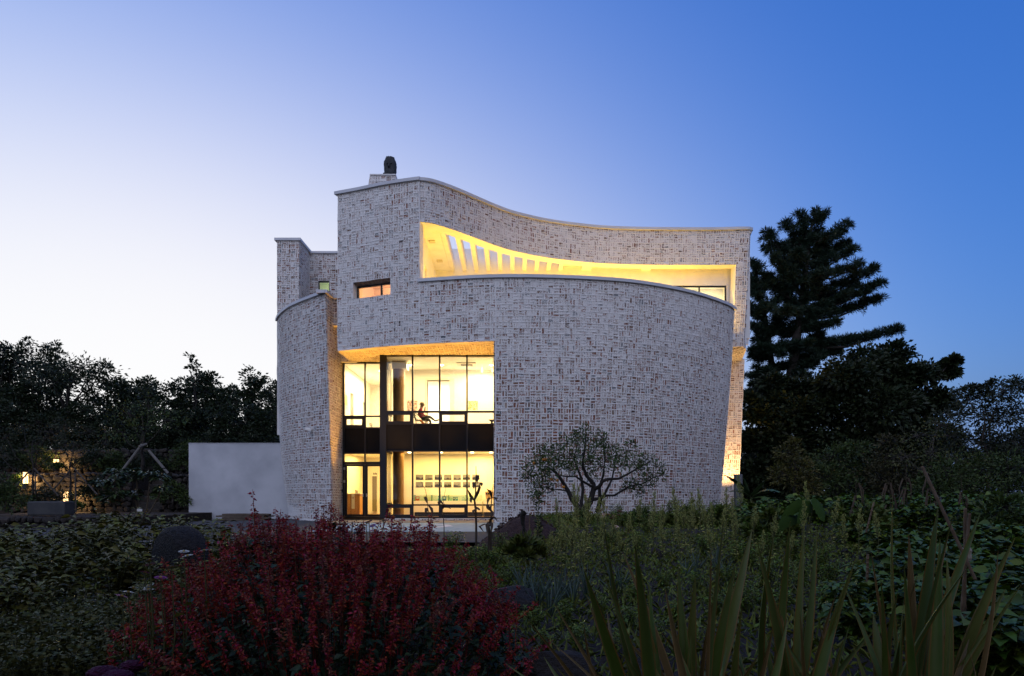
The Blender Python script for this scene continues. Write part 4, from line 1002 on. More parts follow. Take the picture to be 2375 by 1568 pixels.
# ------------------------------------------------------------------ garden lamps
M_GLOW = mat('lit_lamp_glass', (1, .9, .7), .4, emit=(1, .60, .22), estr=4.5); M_LPOST = mat('lamp_metal', (.03, .028, .025), .5, metal=.4)
def garden_lamp(xd, yt, yb, Y, w, label, power, front=-.32):
    zt, zb = Zt(yt, Y), Zt(yb, Y); x = X(xd, Y); t = thing('garden_lamp', label, 'lamp', (x, Y, zb), 'garden lamps')
    MB().box(x-w*.5, x+w*.5, Y-w*.5, Y+w*.5, zb+.02, zt-.03).build('light_box', M_GLOW, t)
    MB().box(x-w*.62, x+w*.62, Y-w*.62, Y+w*.62, zt-.03, zt).build('cap', M_LPOST, t); MB().box(x-w*.6, x+w*.6, Y-w*.6, Y+w*.6, zb-.25, zb+.02).build('base', M_LPOST, t)
    for sx, sy in ((-1, -1), (-1, 1), (1, -1), (1, 1)): MB().box(x+sx*w*.5-.012, x+sx*w*.5+.012, Y+sy*w*.5-.012, Y+sy*w*.5+.012, zb, zt-.03).build('post', M_LPOST, t)
    lamp_point((x, Y-front, (zt+zb)/2-.1), power, (1, .60, .22), .08, t)
garden_lamp(130, 1064, 1082, 40.2, .20, 'lit garden lamp in front of the upper terrace wall', 130)
garden_lamp(59, 1094, 1122, 35.3, .17, 'lit garden lamp beside a bright green shrub against the retaining wall', 130)
garden_lamp(152, 1139, 1163, 35.0, .17, 'lit garden lamp behind the stone bench near the steps', 130)
# ------------------------------------------------------------------ planks, millstone, posts
M_PLK = mat('weathered_plank', (.075, .055, .042), .85, (.11, .085, .065), 4, bump=.006, bscale=30)
for k in range(8):
    lay, c = divmod(k, 2); Y0 = 33.2+.35*c; zb = -.36+.085*lay
    a, b = X(500+7*((k*5) % 4), Y0), X(612+6*((k*3) % 4), Y0)
    o = MB().box(a, b, Y0, Y0+.3, zb, zb+.075).build('timber_plank', M_PLK, None); o.rotation_euler = (0, 0, 0); bevel(o, .008)
    tag(o, 'weathered brown plank in the timber pile against the pale plastered wall', 'plank', 'timber pile')
def millstone():
    bm = bmesh.new(); prof = [(.0, -.30), (.60, -.30), (.78, -.25), (.85, -.12), (.86, .05), (.82, .20), (.70, .29), (.40, .31), (.0, .315)]
    n = 48; rings = []
    for r, z in prof: rings.append([bm.verts.new((r*math.cos(2*math.pi*k/n), r*math.sin(2*math.pi*k/n), z)) for k in range(n)] if r > 0 else [bm.verts.new((0, 0, z))])
    for A, B in zip(rings[:-1], rings[1:]):
        for k in range(n):
            if len(A) == 1: bm.faces.new((A[0], B[(k+1) % n], B[k]))
            elif len(B) == 1: bm.faces.new((A[k], A[(k+1) % n], B[0]))
            else: bm.faces.new((A[k], A[(k+1) % n], B[(k+1) % n], B[k]))
    for v in bm.verts: v.co *= 1+.02*mnoise.noise(v.co*3)
    bmesh.ops.recalc_face_normals(bm, faces=bm.faces); me = bpy.data.meshes.new('millstone'); bm.to_mesh(me); bm.free(); return me
ms = link('millstone', millstone(), mat('pitted_basalt', (.016, .014, .014), .95, (.034, .029, .027), 14, bump=.09, bscale=22), None, smooth=True)
ms.location = (X(418, 9.2), 9.2, .12); ms.scale = (.55, .55, .72); ms.rotation_euler = (math.radians(90), 0, math.radians(-38)); tag(ms, 'round dark pitted basalt millstone standing on edge among the leafy plants', 'millstone')
pst = MB().box(X(1706, 31), X(1722, 31), 31, 31.3, -.2, Zt(1100, 31)).build('stone_post', mat('grey_stone_post', (.09, .095, .105), .85, (.12, .125, .13), 4), None); bevel(pst, .02); tag(pst, 'grey square stone post beside the banana plant', 'post')
# uplight at the foot of the set-back column on the right
ul = thing('ground_uplight', 'small ground spotlight washing the brick column behind the right wall', 'lamp', (11.75, 35.9, .1))
MB().tube([(11.75, 35.9, -.05), (11.75, 35.9, .12)], .03, 8).build('spike', M_LPOST, ul); MB().lathe((11.75, 35.9, .12), [(.05, 0), (.08, .12), (.075, .125)], 12).build('head', M_LPOST, ul)
l = bpy.data.lights.new('spot_light', 'SPOT'); l.energy = 2100; l.color = (1, .56, .20); l.spot_size = math.radians(95); l.spot_blend = .6; l.shadow_soft_size = .05
o = bpy.data.objects.new('spot_light', l); COL.objects.link(o); o.location = (11.75, 35.9, .27); o.rotation_euler = (math.pi-.18, 0, 0); setpar(o, ul)
lamp_point((11.3, 36.2, 7.2), 22, (1, .55, .18), .1, ul)
# soil heap
def heap(cx, cy, rx, ry, h, name):
    V = []; Fc = []; n, m = 26, 48
    for i in range(n+1):
        r = i/n
        for k in range(m):
            a = 2*math.pi*k/m; x, y = cx+rx*r*math.cos(a), cy+ry*r*math.sin(a)
            z = h*(1-r*r)**1.5*(1+.25*mnoise.noise(Vector((x*1.3, y*1.3, 2))))+.06*mnoise.noise(Vector((x*5, y*5, 1)))*(1-r)+.02*mnoise.noise(Vector((x*14, y*14, 1)))
            V.append((x, y, gh(x, y)-.08+max(0, z)))
    for i in range(n):
        for k in range(m): Fc.append((i*m+k, i*m+(k+1) % m, (i+1)*m+(k+1) % m, (i+1)*m+k))
    return np_mesh(name, V, Fc)
hp = link('soil_heap', heap(X(1205, 16.5), 16.5, 1.25, 1.5, .78, 'heap'), mat('red_cinder', (.030, .014, .011), .95, (.055, .028, .022), 16, bump=.05, bscale=35), None, smooth=True)
tag(hp, 'heap of dark reddish volcanic soil in front of the curved wall', 'soil heap')
clods = []
for k in range(260):
    a = rng.uniform(0, 6.28); r = rng.uniform(0, 1)**.6; x, y = X(1205, 16.5)+1.2*r*math.cos(a), 16.5+1.45*r*math.sin(a); z = gh(x, y)-.07+.78*(1-r*r)**1.5
    s = rng.uniform(.012, .045); p = np.array([[1, 0, 0], [-1, 0, 0], [0, 1, 0], [0, -1, 0], [0, 0, 1], [0, 0, -1]])*s*rng.uniform(.6, 1.2, (6, 1))+np.array([x, y, z])
    clods.append((p, np.array([[0, 2, 4], [2, 1, 4], [1, 3, 4], [3, 0, 4], [2, 0, 5], [1, 2, 5], [3, 1, 5], [0, 3, 5]])))
V_, F_ = join_np(clods); o = link('clods', np_mesh('clods', V_, F_), MATS['red_cinder'], hp); o['kind'] = 'stuff'
# ------------------------------------------------------------------ tree kit
def blob_tree(t, base, blobs, leaf, LW, per, mleaf, mbark, tr=.15, paths=None, seed=0, tips=14, world=True, twig=.012, ynar=.22):
    """t: root; blobs: [(centre, (rx,ry,rz))]; trunk and limbs reach every clump, twigs and leaves fill it with gaps"""
    g = np.random.default_rng(seed); rr = random.Random(seed); mb = MB()
    base = Vector(base)
    if paths is None:
        c = sum((Vector(b[0]) for b in blobs), Vector())/len(blobs); top = max(b[0][2] for b in blobs); H = top-base.z
        tp = [base+Vector((0, 0, -.15))]
        for k in range(1, 6):
            f = k/5; tp.append(Vector((lerp(base.x, c.x, f*.9)+rr.uniform(-.04, .04)*H, lerp(base.y, c.y, f*.9)+rr.uniform(-.04, .04)*H, base.z+H*f*.82)))
        mb.tube(tp, [tr*(1.15-.9*k/5) for k in range(6)], 8)
        for (bc, br) in blobs:
            bc = Vector(bc); f = min(.9, max(.25, (bc.z-base.z)/H*.62)); i = f*5; a = tp[int(i)].lerp(tp[min(5, int(i)+1)], i-int(i))
            m = a.lerp(bc, .5)+Vector((rr.uniform(-.1, .1), rr.uniform(-.1, .1), -.06))*(bc-a).length
            r0 = tr*.42*(1-.5*f); mb.tube([a, m, bc], [r0, r0*.7, r0*.4], 6)
    else:
        for p, r in paths: mb.tube(p, r, 7)
    P = []; Dn = []
    for (bc, br) in blobs:
        bc = np.array(bc); br = np.array(br); nt = max(3, int(tips*(br[0]*br[2])**.5/ (tips and 1.0)))
        for _ in range(nt):
            d = g.normal(size=3); d /= np.linalg.norm(d); tip = bc+d*br*g.uniform(.35, 1.0)
            mb.tube([bc, tuple((bc+tip)/2+g.normal(size=3)*.05*br.mean()), tip], [twig*1.6, twig, twig*.4], 3, cap=False)
            k = int(per*g.uniform(.5, 1.4)); s = br.mean()*ynar*g.uniform(.7, 1.3)
            q = g.normal(size=(k, 3))*s*np.array([1, 1, .75]); P.append(tip+q); Dn.append(q+d*s*.8+np.array([0, 0, .05]))
    P = np.concatenate(P); Dn = np.concatenate(Dn)
    mb.build('trunk', mbark, t, world, smooth=True)
    V, Fc = leaf_cloud(P, Dn, leaf, LW, g); link('crown', np_mesh('crown', V, Fc), mleaf, t, world)
    return t
def lm(name, c, isl=.35, rough=.55): return mat(name, c, rough, island=isl, spec=.25)
M_BARK = mat('bark', (.045, .036, .030), .9, (.075, .062, .052), 6, bump=.02)
M_BARKD = mat('dark_bark', (.022, .018, .015), .9, (.035, .030, .026), 5, bump=.02)
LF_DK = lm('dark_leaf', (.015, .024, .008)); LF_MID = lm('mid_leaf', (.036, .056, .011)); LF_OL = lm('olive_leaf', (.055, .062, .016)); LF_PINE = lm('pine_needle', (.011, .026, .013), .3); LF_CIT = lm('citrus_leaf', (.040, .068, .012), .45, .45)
# left-hand wood: four tree models, repeated with their own place, height and turn
def proto_tree(seed, H, W, nb, leaf=.26):
    rr = random.Random(seed); bl = []
    for k in range(nb):
        z = H*lerp(.30, .93, (k+.5)/nb); w = W*(1-.55*abs((z/H)-.55)/.5); a = rr.uniform(0, 6.28); r = w*rr.uniform(.15, .75)
        s = W*rr.uniform(.26, .42); bl.append(((r*math.cos(a), r*math.sin(a), z), (s*1.2, s*1.2, s*.75)))
    t = thing('broadleaf_tree', 'dark broadleaf tree in the wood behind the stone terraces', 'tree', (0, 0, 0), 'wood behind the terraces')
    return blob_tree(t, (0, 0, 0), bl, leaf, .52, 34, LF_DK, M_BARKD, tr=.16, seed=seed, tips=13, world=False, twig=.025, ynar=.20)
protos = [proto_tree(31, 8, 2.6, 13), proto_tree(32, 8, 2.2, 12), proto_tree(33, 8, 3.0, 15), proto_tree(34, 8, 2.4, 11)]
spots = [(10, 797, 50, 0), (70, 880, 47, 2), (135, 840, 53, 1), (215, 900, 47, 3), (278, 862, 52, 0), (330, 868, 56, 2), (375, 884, 48, 3), (425, 880, 54, 1), (478, 856, 50, 2), (530, 880, 56, 0), (583, 852, 51, 1), (628, 880, 58, 3), (655, 890, 49, 2), (-45, 810, 52, 3),
         (185, 930, 45, 2), (320, 940, 45, 1), (450, 940, 46, 0), (560, 930, 46, 3), (20, 930, 45, 1), (100, 945, 45.5, 0), (400, 950, 45, 2), (505, 945, 45.2, 1), (620, 940, 46, 0), (250, 960, 44.5, 3), (60, 990, 44, 2), (350, 1000, 44, 0), (480, 1000, 44, 3), (590, 1000, 44, 1), (170, 1000, 44, 1), (425, 1010, 43.4, 1), (540, 1015, 43.2, 2), (640, 1010, 43, 3)]
spots += [(1735, 985, 58, 0), (1800, 960, 60, 2), (1880, 975, 62, 1), (1960, 960, 60, 3), (2050, 970, 60, 0), (2140, 985, 58, 2), (2220, 990, 60, 1), (2300, 985, 58, 3), (2380, 975, 60, 0), (2250, 1030, 52, 0), (2330, 1020, 52, 2), (2170, 1040, 52, 3), (2080, 1040, 52, 1), (1760, 1040, 52, 2), (2395, 1030, 50, 1), (1850, 1040, 53, 3), (1960, 1050, 52, 2), (2440, 1000, 56, 3), (2520, 990, 58, 0), (2600, 985, 56, 2), (2690, 1000, 57, 1), (2780, 990, 56, 3), (2490, 1060, 48, 2), (2570, 1065, 47, 0), (2660, 1060, 48, 3), (2760, 1065, 47, 1), (-110, 850, 50, 0), (-190, 840, 52, 2), (-280, 855, 50, 1), (-150, 950, 45, 3), (-240, 960, 45, 0), (-80, 960, 44.5, 2), (2200, 1075, 44, 0), (2260, 1080, 43, 2), (2320, 1075, 44, 1), (2380, 1070, 43, 3), (2440, 1075, 44, 0), (2140, 1085, 45, 1), (1990, 1090, 46, 3), (2060, 1085, 45, 2)]
used = set()
for i, (xd, yt, Y, k) in enumerate(spots):
    o = protos[k] if k not in used else copy_tree(protos[k]); used.add(k)
    zb = 2.1 if xd < 1000 else .1; h = (Zt(yt, Y)-zb)/8.0; o.location = (X(xd, Y), Y, zb); o.scale = (lerp(h, 1, .35)*.95, lerp(h, 1, .35)*.95, h*1.0); o.rotation_euler = (0, 0, i*2.4)
    if xd > 1000: o['label'] = 'dark broadleaf tree in the far wood behind the right garden' if yt < 1060 else 'short dark tree at the foot of the far right wood'; o['group'] = 'wood behind the right garden' if yt < 1060 else 'short trees before the right wood'
    elif yt > 915: o['label'] = 'lower dark tree in the front row just above the stone terraces'; o['group'] = 'front row of the wood'
# unseen copies of these trees, added behind the camera to shade the foreground
for i, (x, y, h) in enumerate([(-21, -3, 1.5), (-16, -6, 1.7), (-11, -5, 1.6), (-6.5, -7, 1.8), (-2, -6, 1.7), (3, -7.5, 1.8), (7.5, -5.5, 1.65), (12, -6.5, 1.75), (17, -4, 1.6), (22, -2, 1.5), (-9, -10, 1.9), (0, -11, 2.0), (9, -10.5, 1.9), (-26, 2, 1.4), (27, 3, 1.4), (-17, -11, 1.9), (18, -10, 1.9)]):
    o = copy_tree(protos[i % 4]); o.location = (x, y, -.35); o.scale = (h*1.15, h*1.15, h); o.rotation_euler = (0, 0, i*1.7)
    o['label'] = 'tall dark broadleaf tree added unseen behind the camera to shade the garden'; o['group'] = 'added shade trees behind the camera'
def low(pts, Y, s): return [(tuple(D(a, b, Y+dy)), (r*Y/F, r*Y/F, r*Y/F*.62)) for a, b, r, dy in pts]
t = thing('flat_topped_tree', 'flat topped spreading tree with open branches standing before the sunset glow', 'tree', D(145, 1010, 46))
bl = low([(95, 868, 42, 0), (140, 855, 46, .6), (185, 852, 40, -.5), (220, 862, 36, .4), (120, 885, 40, -.8), (165, 880, 34, .9), (205, 885, 30, 0), (70, 850, 40, .5), (240, 850, 18, 0)], 46, 1)
bl = [(c, (r[0], r[1]*1.5, r[2]*.55)) for c, r in bl]
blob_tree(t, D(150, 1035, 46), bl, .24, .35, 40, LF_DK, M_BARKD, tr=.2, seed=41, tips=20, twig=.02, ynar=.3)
t = thing('tall_slender_tree', 'tall tree with two feathery tops above the left hand wood', 'tree', D(95, 1000, 49))
blob_tree(t, D(92, 1035, 49), low([(70, 795, 20, 0), (62, 812, 16, .4), (118, 800, 18, .2), (135, 818, 16, -.3), (108, 822, 20, .3), (85, 830, 24, 0), (22, 805, 26, 0), (50, 825, 22, 0), (130, 832, 18, 0)], 49, 1), .24, .45, 20, LF_DK, M_BARKD, tr=.16, seed=42, tips=16, twig=.02, ynar=.24)
t = thing('slim_sapling', 'slim sapling with a tufted top rising over the middle of the wood', 'tree', D(455, 1000, 48))
blob_tree(t, D(452, 1030, 48), low([(443, 828, 10, 0), (447, 843, 10, .2), (457, 855, 9, -.2), (440, 855, 8, .1), (462, 868, 10, 0), (450, 890, 14, 0)], 48, 1), .24, .5, 16, LF_DK, M_BARKD, tr=.09, seed=43, tips=18, twig=.015, ynar=.3)
# two staked young trees on the terrace, nearly bare
for (xd, Y, seed, lab) in ((168, 33.5, 51, 'young thin branched tree with wooden props beside the steps'), (75, 32, 52, 'young thin branched tree with wooden props near the stone bench')):
    t = thing('staked_young_tree', lab, 'tree', D(xd, 1165, Y))
    blob_tree(t, D(xd, 1175, Y), low([(xd-60, 1015, 34, 0), (xd-20, 990, 38, .8), (xd+40, 1000, 40, -.6), (xd+75, 1030, 34, .3), (xd-85, 1045, 28, 0), (xd+10, 1030, 30, 0)], Y, 1), .085, .45, 9, lm('sparse_dull_leaf', (.022, .026, .010)), M_BARKD, tr=.055, seed=seed, tips=34, twig=.006, ynar=.3)
    for a, b in (((xd-70, 1165), (xd-5, 1090)), ((xd+60, 1150), (xd+3, 1085)), ((xd+8, 1188), (xd+6, 1095))):
        MB().tube([D(*a, Y-.5), D(*b, Y)], .035, 6).build('prop', M_BARK, t)
t = thing('staked_tree', 'tree held by two pale crossed props above the basalt wall', 'tree', D(325, 1098, 38))
blob_tree(t, D(327, 1100, 38), low([(300, 960, 44, 0), (345, 940, 40, .8), (385, 975, 40, -.5), (330, 995, 40, 0), (280, 1000, 34, .3)], 38, 1), .14, .45, 18, LF_MID, M_BARKD, tr=.10, seed=53, tips=16, twig=.01, ynar=.24)
for a, b in (((278, 1098), (330, 1030)), ((390, 1098), (345, 1045)), ((322, 1036), (340, 1030))): MB().tube([D(*a, 37.4), D(*b, 37.8)], .075, 7).build('prop', mat('pale_prop_wood', (.10, .095, .085), .85, (.14, .13, .12), 5), t)
# ------------------------------------------------------------------ right-hand side: pine
PY = 45.0
c2 = lambda x, y: ((2900+x/1.4256)/1.72536, (800+y/1.4256)/1.72536)
def pine():
    t = thing('pine_tree', 'tall dark pine with upswept branches behind the right corner of the building', 'tree', D(*c2(340, 1400), PY))
    g = np.random.default_rng(9); rr = random.Random(9); mb = MB()
    def P3(p, dy): return D(*c2(*p), PY+dy)
    tr = [P3(p, 0) for p in ((300, 1500), (330, 1250), (385, 950), (430, 640), (455, 430), (480, 250), (500, 110))]
    mb.tube(tr, [.42, .38, .32, .25, .18, .12, .05], 9)
    tr2 = [P3(p, d) for p, d in (((310, 1300), 0), ((255, 850), .8), ((215, 600), 1.2), ((190, 470), 1.4), ((165, 380), 1.4))]
    mb.tube(tr2, [.25, .2, .15, .1, .05], 8)
    br = [((480, 250), (430, 80), 0), ((500, 150), (520, 75), .4), ((500, 140), (578, 75), -.3), ((470, 330), (690, 150), .6), ((480, 250), (600, 200), -1.2), ((460, 420), (735, 285), -.5), ((470, 350), (690, 260), 1.6),
          ((440, 560), (850, 400), .4), ((450, 470), (770, 380), -1.4), ((430, 640), (885, 485), -.6), ((430, 690), (878, 568), .5), ((420, 700), (740, 500), 1.8), ((400, 850), (985, 745), 0), ((400, 860), (760, 800), 1.5), ((410, 760), (640, 700), -1.6),
          ((470, 300), (350, 135), .5), ((460, 400), (235, 195), -.6), ((455, 430), (240, 275), 1.2), ((440, 560), (290, 330), -1.5), ((430, 600), (150, 365), .3), ((215, 600), (140, 440), 1), ((430, 640), (270, 480), 1.8), ((230, 700), (135, 600), 0), ((240, 800), (140, 720), 1), ((255, 850), (160, 860), -.5),
          ((390, 930), (160, 1010), .8), ((380, 980), (560, 900), -.8), ((390, 900), (660, 870), .6), ((340, 1100), (110, 1120), 0), ((345, 1150), (560, 1050), 1), ((350, 1060), (230, 1050), -1.5), ((470, 330), (560, 300), 2), ((450, 450), (580, 420), -2), ((440, 540), (620, 560), 2.2), ((430, 650), (330, 640), -2), ((415, 750), (330, 780), 2), ((400, 850), (480, 830), -2.2), ((455, 380), (400, 300), -2), ((465, 340), (370, 260), 2), ((440, 560), (360, 450), .5), ((450, 500), (380, 400), -1), ((430, 620), (540, 480), -.8), ((430, 640), (520, 620), .6), ((420, 720), (560, 650), -.8), ((410, 760), (290, 720), .4), ((400, 840), (300, 860), -1), ((390, 900), (510, 950), 1.2), ((380, 960), (280, 960), 1), ((370, 1000), (470, 1010), -1.2), ((355, 1080), (250, 1150), 1.2), ((350, 1120), (440, 1120), 1.5), ((340, 1180), (200, 1220), -1), ((340, 1200), (480, 1200), .5), ((230, 650), (300, 560), .5), ((215, 600), (280, 640), -1), ((250, 840), (330, 900), -1.2), ((460, 400), (560, 360), .8), ((470, 330), (440, 190), .5), ((480, 260), (530, 170), .8), ((460, 420), (340, 380), 0), ((445, 520), (540, 440), .3), ((215, 600), (160, 520), .6), ((215, 620), (170, 660), .2), ((230, 700), (190, 760), .8), ((250, 830), (170, 800), .4), ((260, 880), (190, 930), .9), ((300, 1000), (170, 960), .5), ((320, 1080), (150, 1060), .6), ((330, 1150), (160, 1160), .3), ((200, 520), (250, 450), .9), ((190, 470), (130, 500), 1.2), ((430, 640), (350, 560), 1.2), ((410, 760), (330, 690), .5), ((395, 880), (310, 820), .8), ((380, 960), (440, 880), .4), ((400, 840), (560, 770), .3), ((415, 740), (520, 720), 1.4), ((430, 660), (600, 610), -.4), ((340, 1130), (300, 1060), -.5), ((330, 1220), (260, 1260), .5), ((335, 1240), (420, 1260), .8), ((300, 1000), (230, 980), -.6), ((270, 900), (210, 860), -.4), ((240, 780), (170, 720), -.4), ((225, 680), (150, 640), .9), ((320, 1100), (220, 1110), -.3), ((330, 1180), (130, 1100), .9), ((300, 1020), (140, 1010), .2), ((260, 880), (140, 900), .3), ((240, 760), (300, 760), .6), ((250, 820), (300, 640), .9)]
    P = []; Dn = []
    for a, b, dy in br:
        A = P3(a, 0); B = P3(b, dy); L_ = (B-A).length; mid = A.lerp(B, .5)+Vector((0, 0, -.07*L_))
        mb.tube([A, mid, B], [.035+.012*L_, .03+.006*L_, .02], 5)
        n = max(5, int(L_*4.6))
        for k in range(n):
            f = lerp(.22, 1.0, (k+.5)/n) if L_ > 2 else lerp(.1, 1, (k+.5)/n)
            q = (A*(1-f)**2+mid*2*f*(1-f)+B*f*f)
            for m in range(2 if f < .93 else 3):
                w = Vector((rr.gauss(0, .22), rr.gauss(0, .32), abs(rr.gauss(.12, .14))))*(1.25-.5*f)*min(1, .5+L_*.12)
                c = q+w; mb.tube([q, c], [.018, .01], 3, cap=False)
                ns = 85; d = g.normal(size=(ns, 3))*np.array([1, 1, .7])+np.array([(B-A).x/L_*.35, 0, .45]); d /= np.linalg.norm(d, axis=1)[:, None]
                P.append(np.array(c)+d*g.uniform(.0, .22, (ns, 1))); Dn.append(d)
    mb.build('trunk', M_BARKD, t, smooth=True)
    V, Fc = leaf_cloud(np.concatenate(P), np.concatenate(Dn), .28, .14, g, .02); link('crown', np_mesh('needles', V, Fc), LF_PINE, t)
pine()
def tree_d(name, label, base, Y, pts, leaf, LW, per, ml, tr, seed, tips=16, twig=.015, ynar=.24, mb=M_BARKD, sq=.62):
    t = thing(name, label, 'tree' if 'tree' in name else 'shrub', D(*base, Y))
    bl = [(c, (r[0], r[1]*1.1, r[0]*sq)) for c, r in low(pts, Y, 1)]
    return blob_tree(t, D(*base, Y), bl, leaf, LW, per, ml, mb, tr=tr, seed=seed, tips=tips, twig=twig, ynar=ynar)
tree_d('dense_tree', 'broad dense dark tree in front of the pine with a rounded top', (2010, 1190), 40, [(2005, 850, 60, 0), (2060, 825, 46, .8), (1960, 880, 60, -.8), (2080, 880, 60, .4), (2130, 870, 40, -.5), (1930, 950, 70, .4), (2040, 950, 80, -1), (2120, 945, 66, .8), (2170, 930, 40, 0), (2195, 860, 22, .3), (2205, 838, 14, 0), (1985, 1030, 80, 0), (2090, 1030, 80, .5), (1890, 1030, 70, .8), (2150, 1010, 56, -.5), (2000, 1110, 90, 0), (2120, 1100, 80, 0), (1870, 1110, 80, 0)], .27, .55, 46, LF_DK, .3, 61, tips=44, twig=.02, ynar=.2)
tree_d('dense_tree', 'dark leafy tree filling the gap below the pine beside the lit column', (1790, 1190), 41, [(1760, 960, 40, 0), (1800, 930, 44, .5), (1850, 960, 56, -.5), (1745, 1020, 40, .4), (1800, 1020, 60, 0), (1860, 1050, 60, .8), (1750, 1090, 50, -.3), (1820, 1110, 70, 0), (1735, 1150, 50, 0), (1790, 890, 34, 1), (1850, 900, 40, 1), (1750, 930, 22, 0), (1905, 900, 50, .6)], .27, .55, 46, LF_DK, .22, 62, tips=44, twig=.02, ynar=.2)
tree_d('airy_tree', 'thin airy tree with pale twigs and loose leaves at the far right', (2290, 1150), 27, [(2200, 960, 40, 0), (2260, 925, 44, .5), (2235, 905, 20, 0), (2330, 905, 40, -.5), (2365, 890, 30, .3), (2290, 960, 50, 0), (2350, 960, 50, .5), (2200, 1010, 50, 0), (2280, 1030, 60, .4), (2370, 1030, 60, -.4), (2300, 890, 14, 0), (2265, 900, 16, 0)], .13, .5, 26, lm('dusky_leaf', (.018, .024, .009)), .07, 63, tips=48, twig=.008, ynar=.22, mb=mat('pale_twig', (.060, .050, .042), .85))
tree_d('airy_tree', 'bare pale twigged shrub like tree between the dense tree and the thin airy one', (2170, 1150), 26, [(2130, 1010, 40, 0), (2180, 985, 36, .4), (2160, 1050, 50, 0), (2220, 1070, 46, 0), (2100, 1060, 40, 0)], .10, .5, 9, LF_OL, .06, 64, tips=46, twig=.008, ynar=.3, mb=MATS['pale_twig'])
sh = [('yellowish willowy shrub left of the garden stakes under the dark trees', 1835, 27, [(1830, 1050, 34, 0), (1850, 1090, 40, .3), (1820, 1100, 36, 0), (1870, 1120, 40, 0), (1845, 1030, 18, 0)], lm('yellow_leaf', (.060, .055, .010))),
      ('green leafy shrub under the dense dark tree', 1940, 28, [(1930, 1060, 46, 0), (1970, 1085, 50, .4), (1905, 1105, 50, 0), (1960, 1130, 60, 0), (1990, 1040, 30, 0)], LF_MID),
      ('brownish green shrub below the bare twigs', 2070, 27, [(2060, 1060, 44, 0), (2100, 1090, 50, .4), (2040, 1110, 50, 0), (2080, 1140, 60, 0), (2060, 1020, 24, 0)], lm('brown_leaf', (.040, .036, .012))),
      ('low dark hedge like shrub at the right edge of the garden', 2260, 25, [(2200, 1100, 60, 0), (2270, 1090, 64, .4), (2340, 1085, 64, 0), (2240, 1140, 70, 0), (2330, 1145, 70, 0), (2160, 1135, 60, 0)], LF_MID),
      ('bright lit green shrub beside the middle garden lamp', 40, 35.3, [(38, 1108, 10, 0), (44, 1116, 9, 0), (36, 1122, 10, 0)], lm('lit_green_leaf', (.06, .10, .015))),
      ('small shrub in front of the topmost lamp', 130, 39.4, [(122, 1082, 12, 0), (140, 1084, 12, 0), (131, 1076, 8, 0)], LF_MID),
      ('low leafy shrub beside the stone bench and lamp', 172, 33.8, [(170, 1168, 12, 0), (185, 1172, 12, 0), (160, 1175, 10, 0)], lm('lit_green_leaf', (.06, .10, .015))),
      ('dark rounded shrub left of the stone bench', 20, 30, [(10, 1150, 40, 0), (40, 1165, 34, 0), (0, 1120, 36, 0), (-25, 1160, 40, 0)], LF_MID),
      ('fine leaved dull shrub behind the stone bench', 120, 32, [(110, 1150, 28, 0), (140, 1155, 24, 0), (90, 1155, 26, 0)], lm('dull_leaf', (.03, .034, .014)))]
for k, (xd, yd, Y, nm) in enumerate([(215, 1062, 40.2, 'beside the topmost lamp'), (262, 1070, 40.2, 'above the steps'), (345, 1068, 40, 'below the crossed props'), (420, 1066, 40, 'behind the end of the pale wall'), (30, 1066, 40, 'left of the topmost lamp'), (85, 1060, 40, 'between two lit lamps'), (225, 1130, 35.2, 'left of the steps on the lower level'), (400, 1140, 35.2, 'before the wall by the pale plaster'), (300, 1050, 42, 'on top of the upper wall above the steps'), (440, 1045, 42, 'on top of the upper wall near the building'), (180, 1045, 42, 'on top of the upper wall over the lamp')]):
    sh.append(('dark loose shrub '+nm, xd, Y, [(xd-16, yd+6, 20, 0), (xd+14, yd, 22, .3), (xd, yd-14, 18, 0), (xd+30, yd+14, 18, 0), (xd-32, yd+14, 18, .2)], LF_MID if k % 2 else LF_DK))
for k, (xd, yd, Y, r, lab) in enumerate([(1792, 1205, 14.5, 46, 'rounded leafy bush right of the lit column'), (1480, 1196, 19, 34, 'dark leafy bush below the right half of the citrus tree'), (1590, 1195, 18.5, 36, 'leafy bush at the foot of the curved wall'), (1670, 1190, 19, 34, 'leafy bush just left of the lit column'), (1345, 1198, 20, 26, 'grey green low bush under the citrus trunk'), (1215, 1262, 10.5, 34, 'small bright bush in front of the soil heap'), (2010, 1190, 15, 50, 'loose green bush among the withered stalks'), (2330, 1180, 14, 60, 'big leafy bush at the garden edge behind the bamboo stakes')]):
    sh.append((lab, xd, Y, [(xd-r*.5, yd+r*.3, r*.6, 0), (xd+r*.5, yd+r*.25, r*.6, .2), (xd, yd-r*.1, r*.6, -.1), (xd-r*.9, yd+r*.6, r*.5, 0), (xd+r*.9, yd+r*.6, r*.5, 0), (xd, yd+r*.7, r*.7, -.2)], mat('bush_leaf_%d' % (k % 3), ((.060, .085, .012), (.045, .070, .014), (.075, .092, .016))[k % 3], .55, island=.35, spec=.25)))
for i, (lab, xd, Y, pts, m) in enumerate(sh): tree_d('garden_shrub', lab, (xd, 1170 if xd > 1000 else max(p[1] for p in pts)+14), Y, pts, .13, .42, 34, m, .05, 70+i, tips=38, twig=.008, ynar=.22)
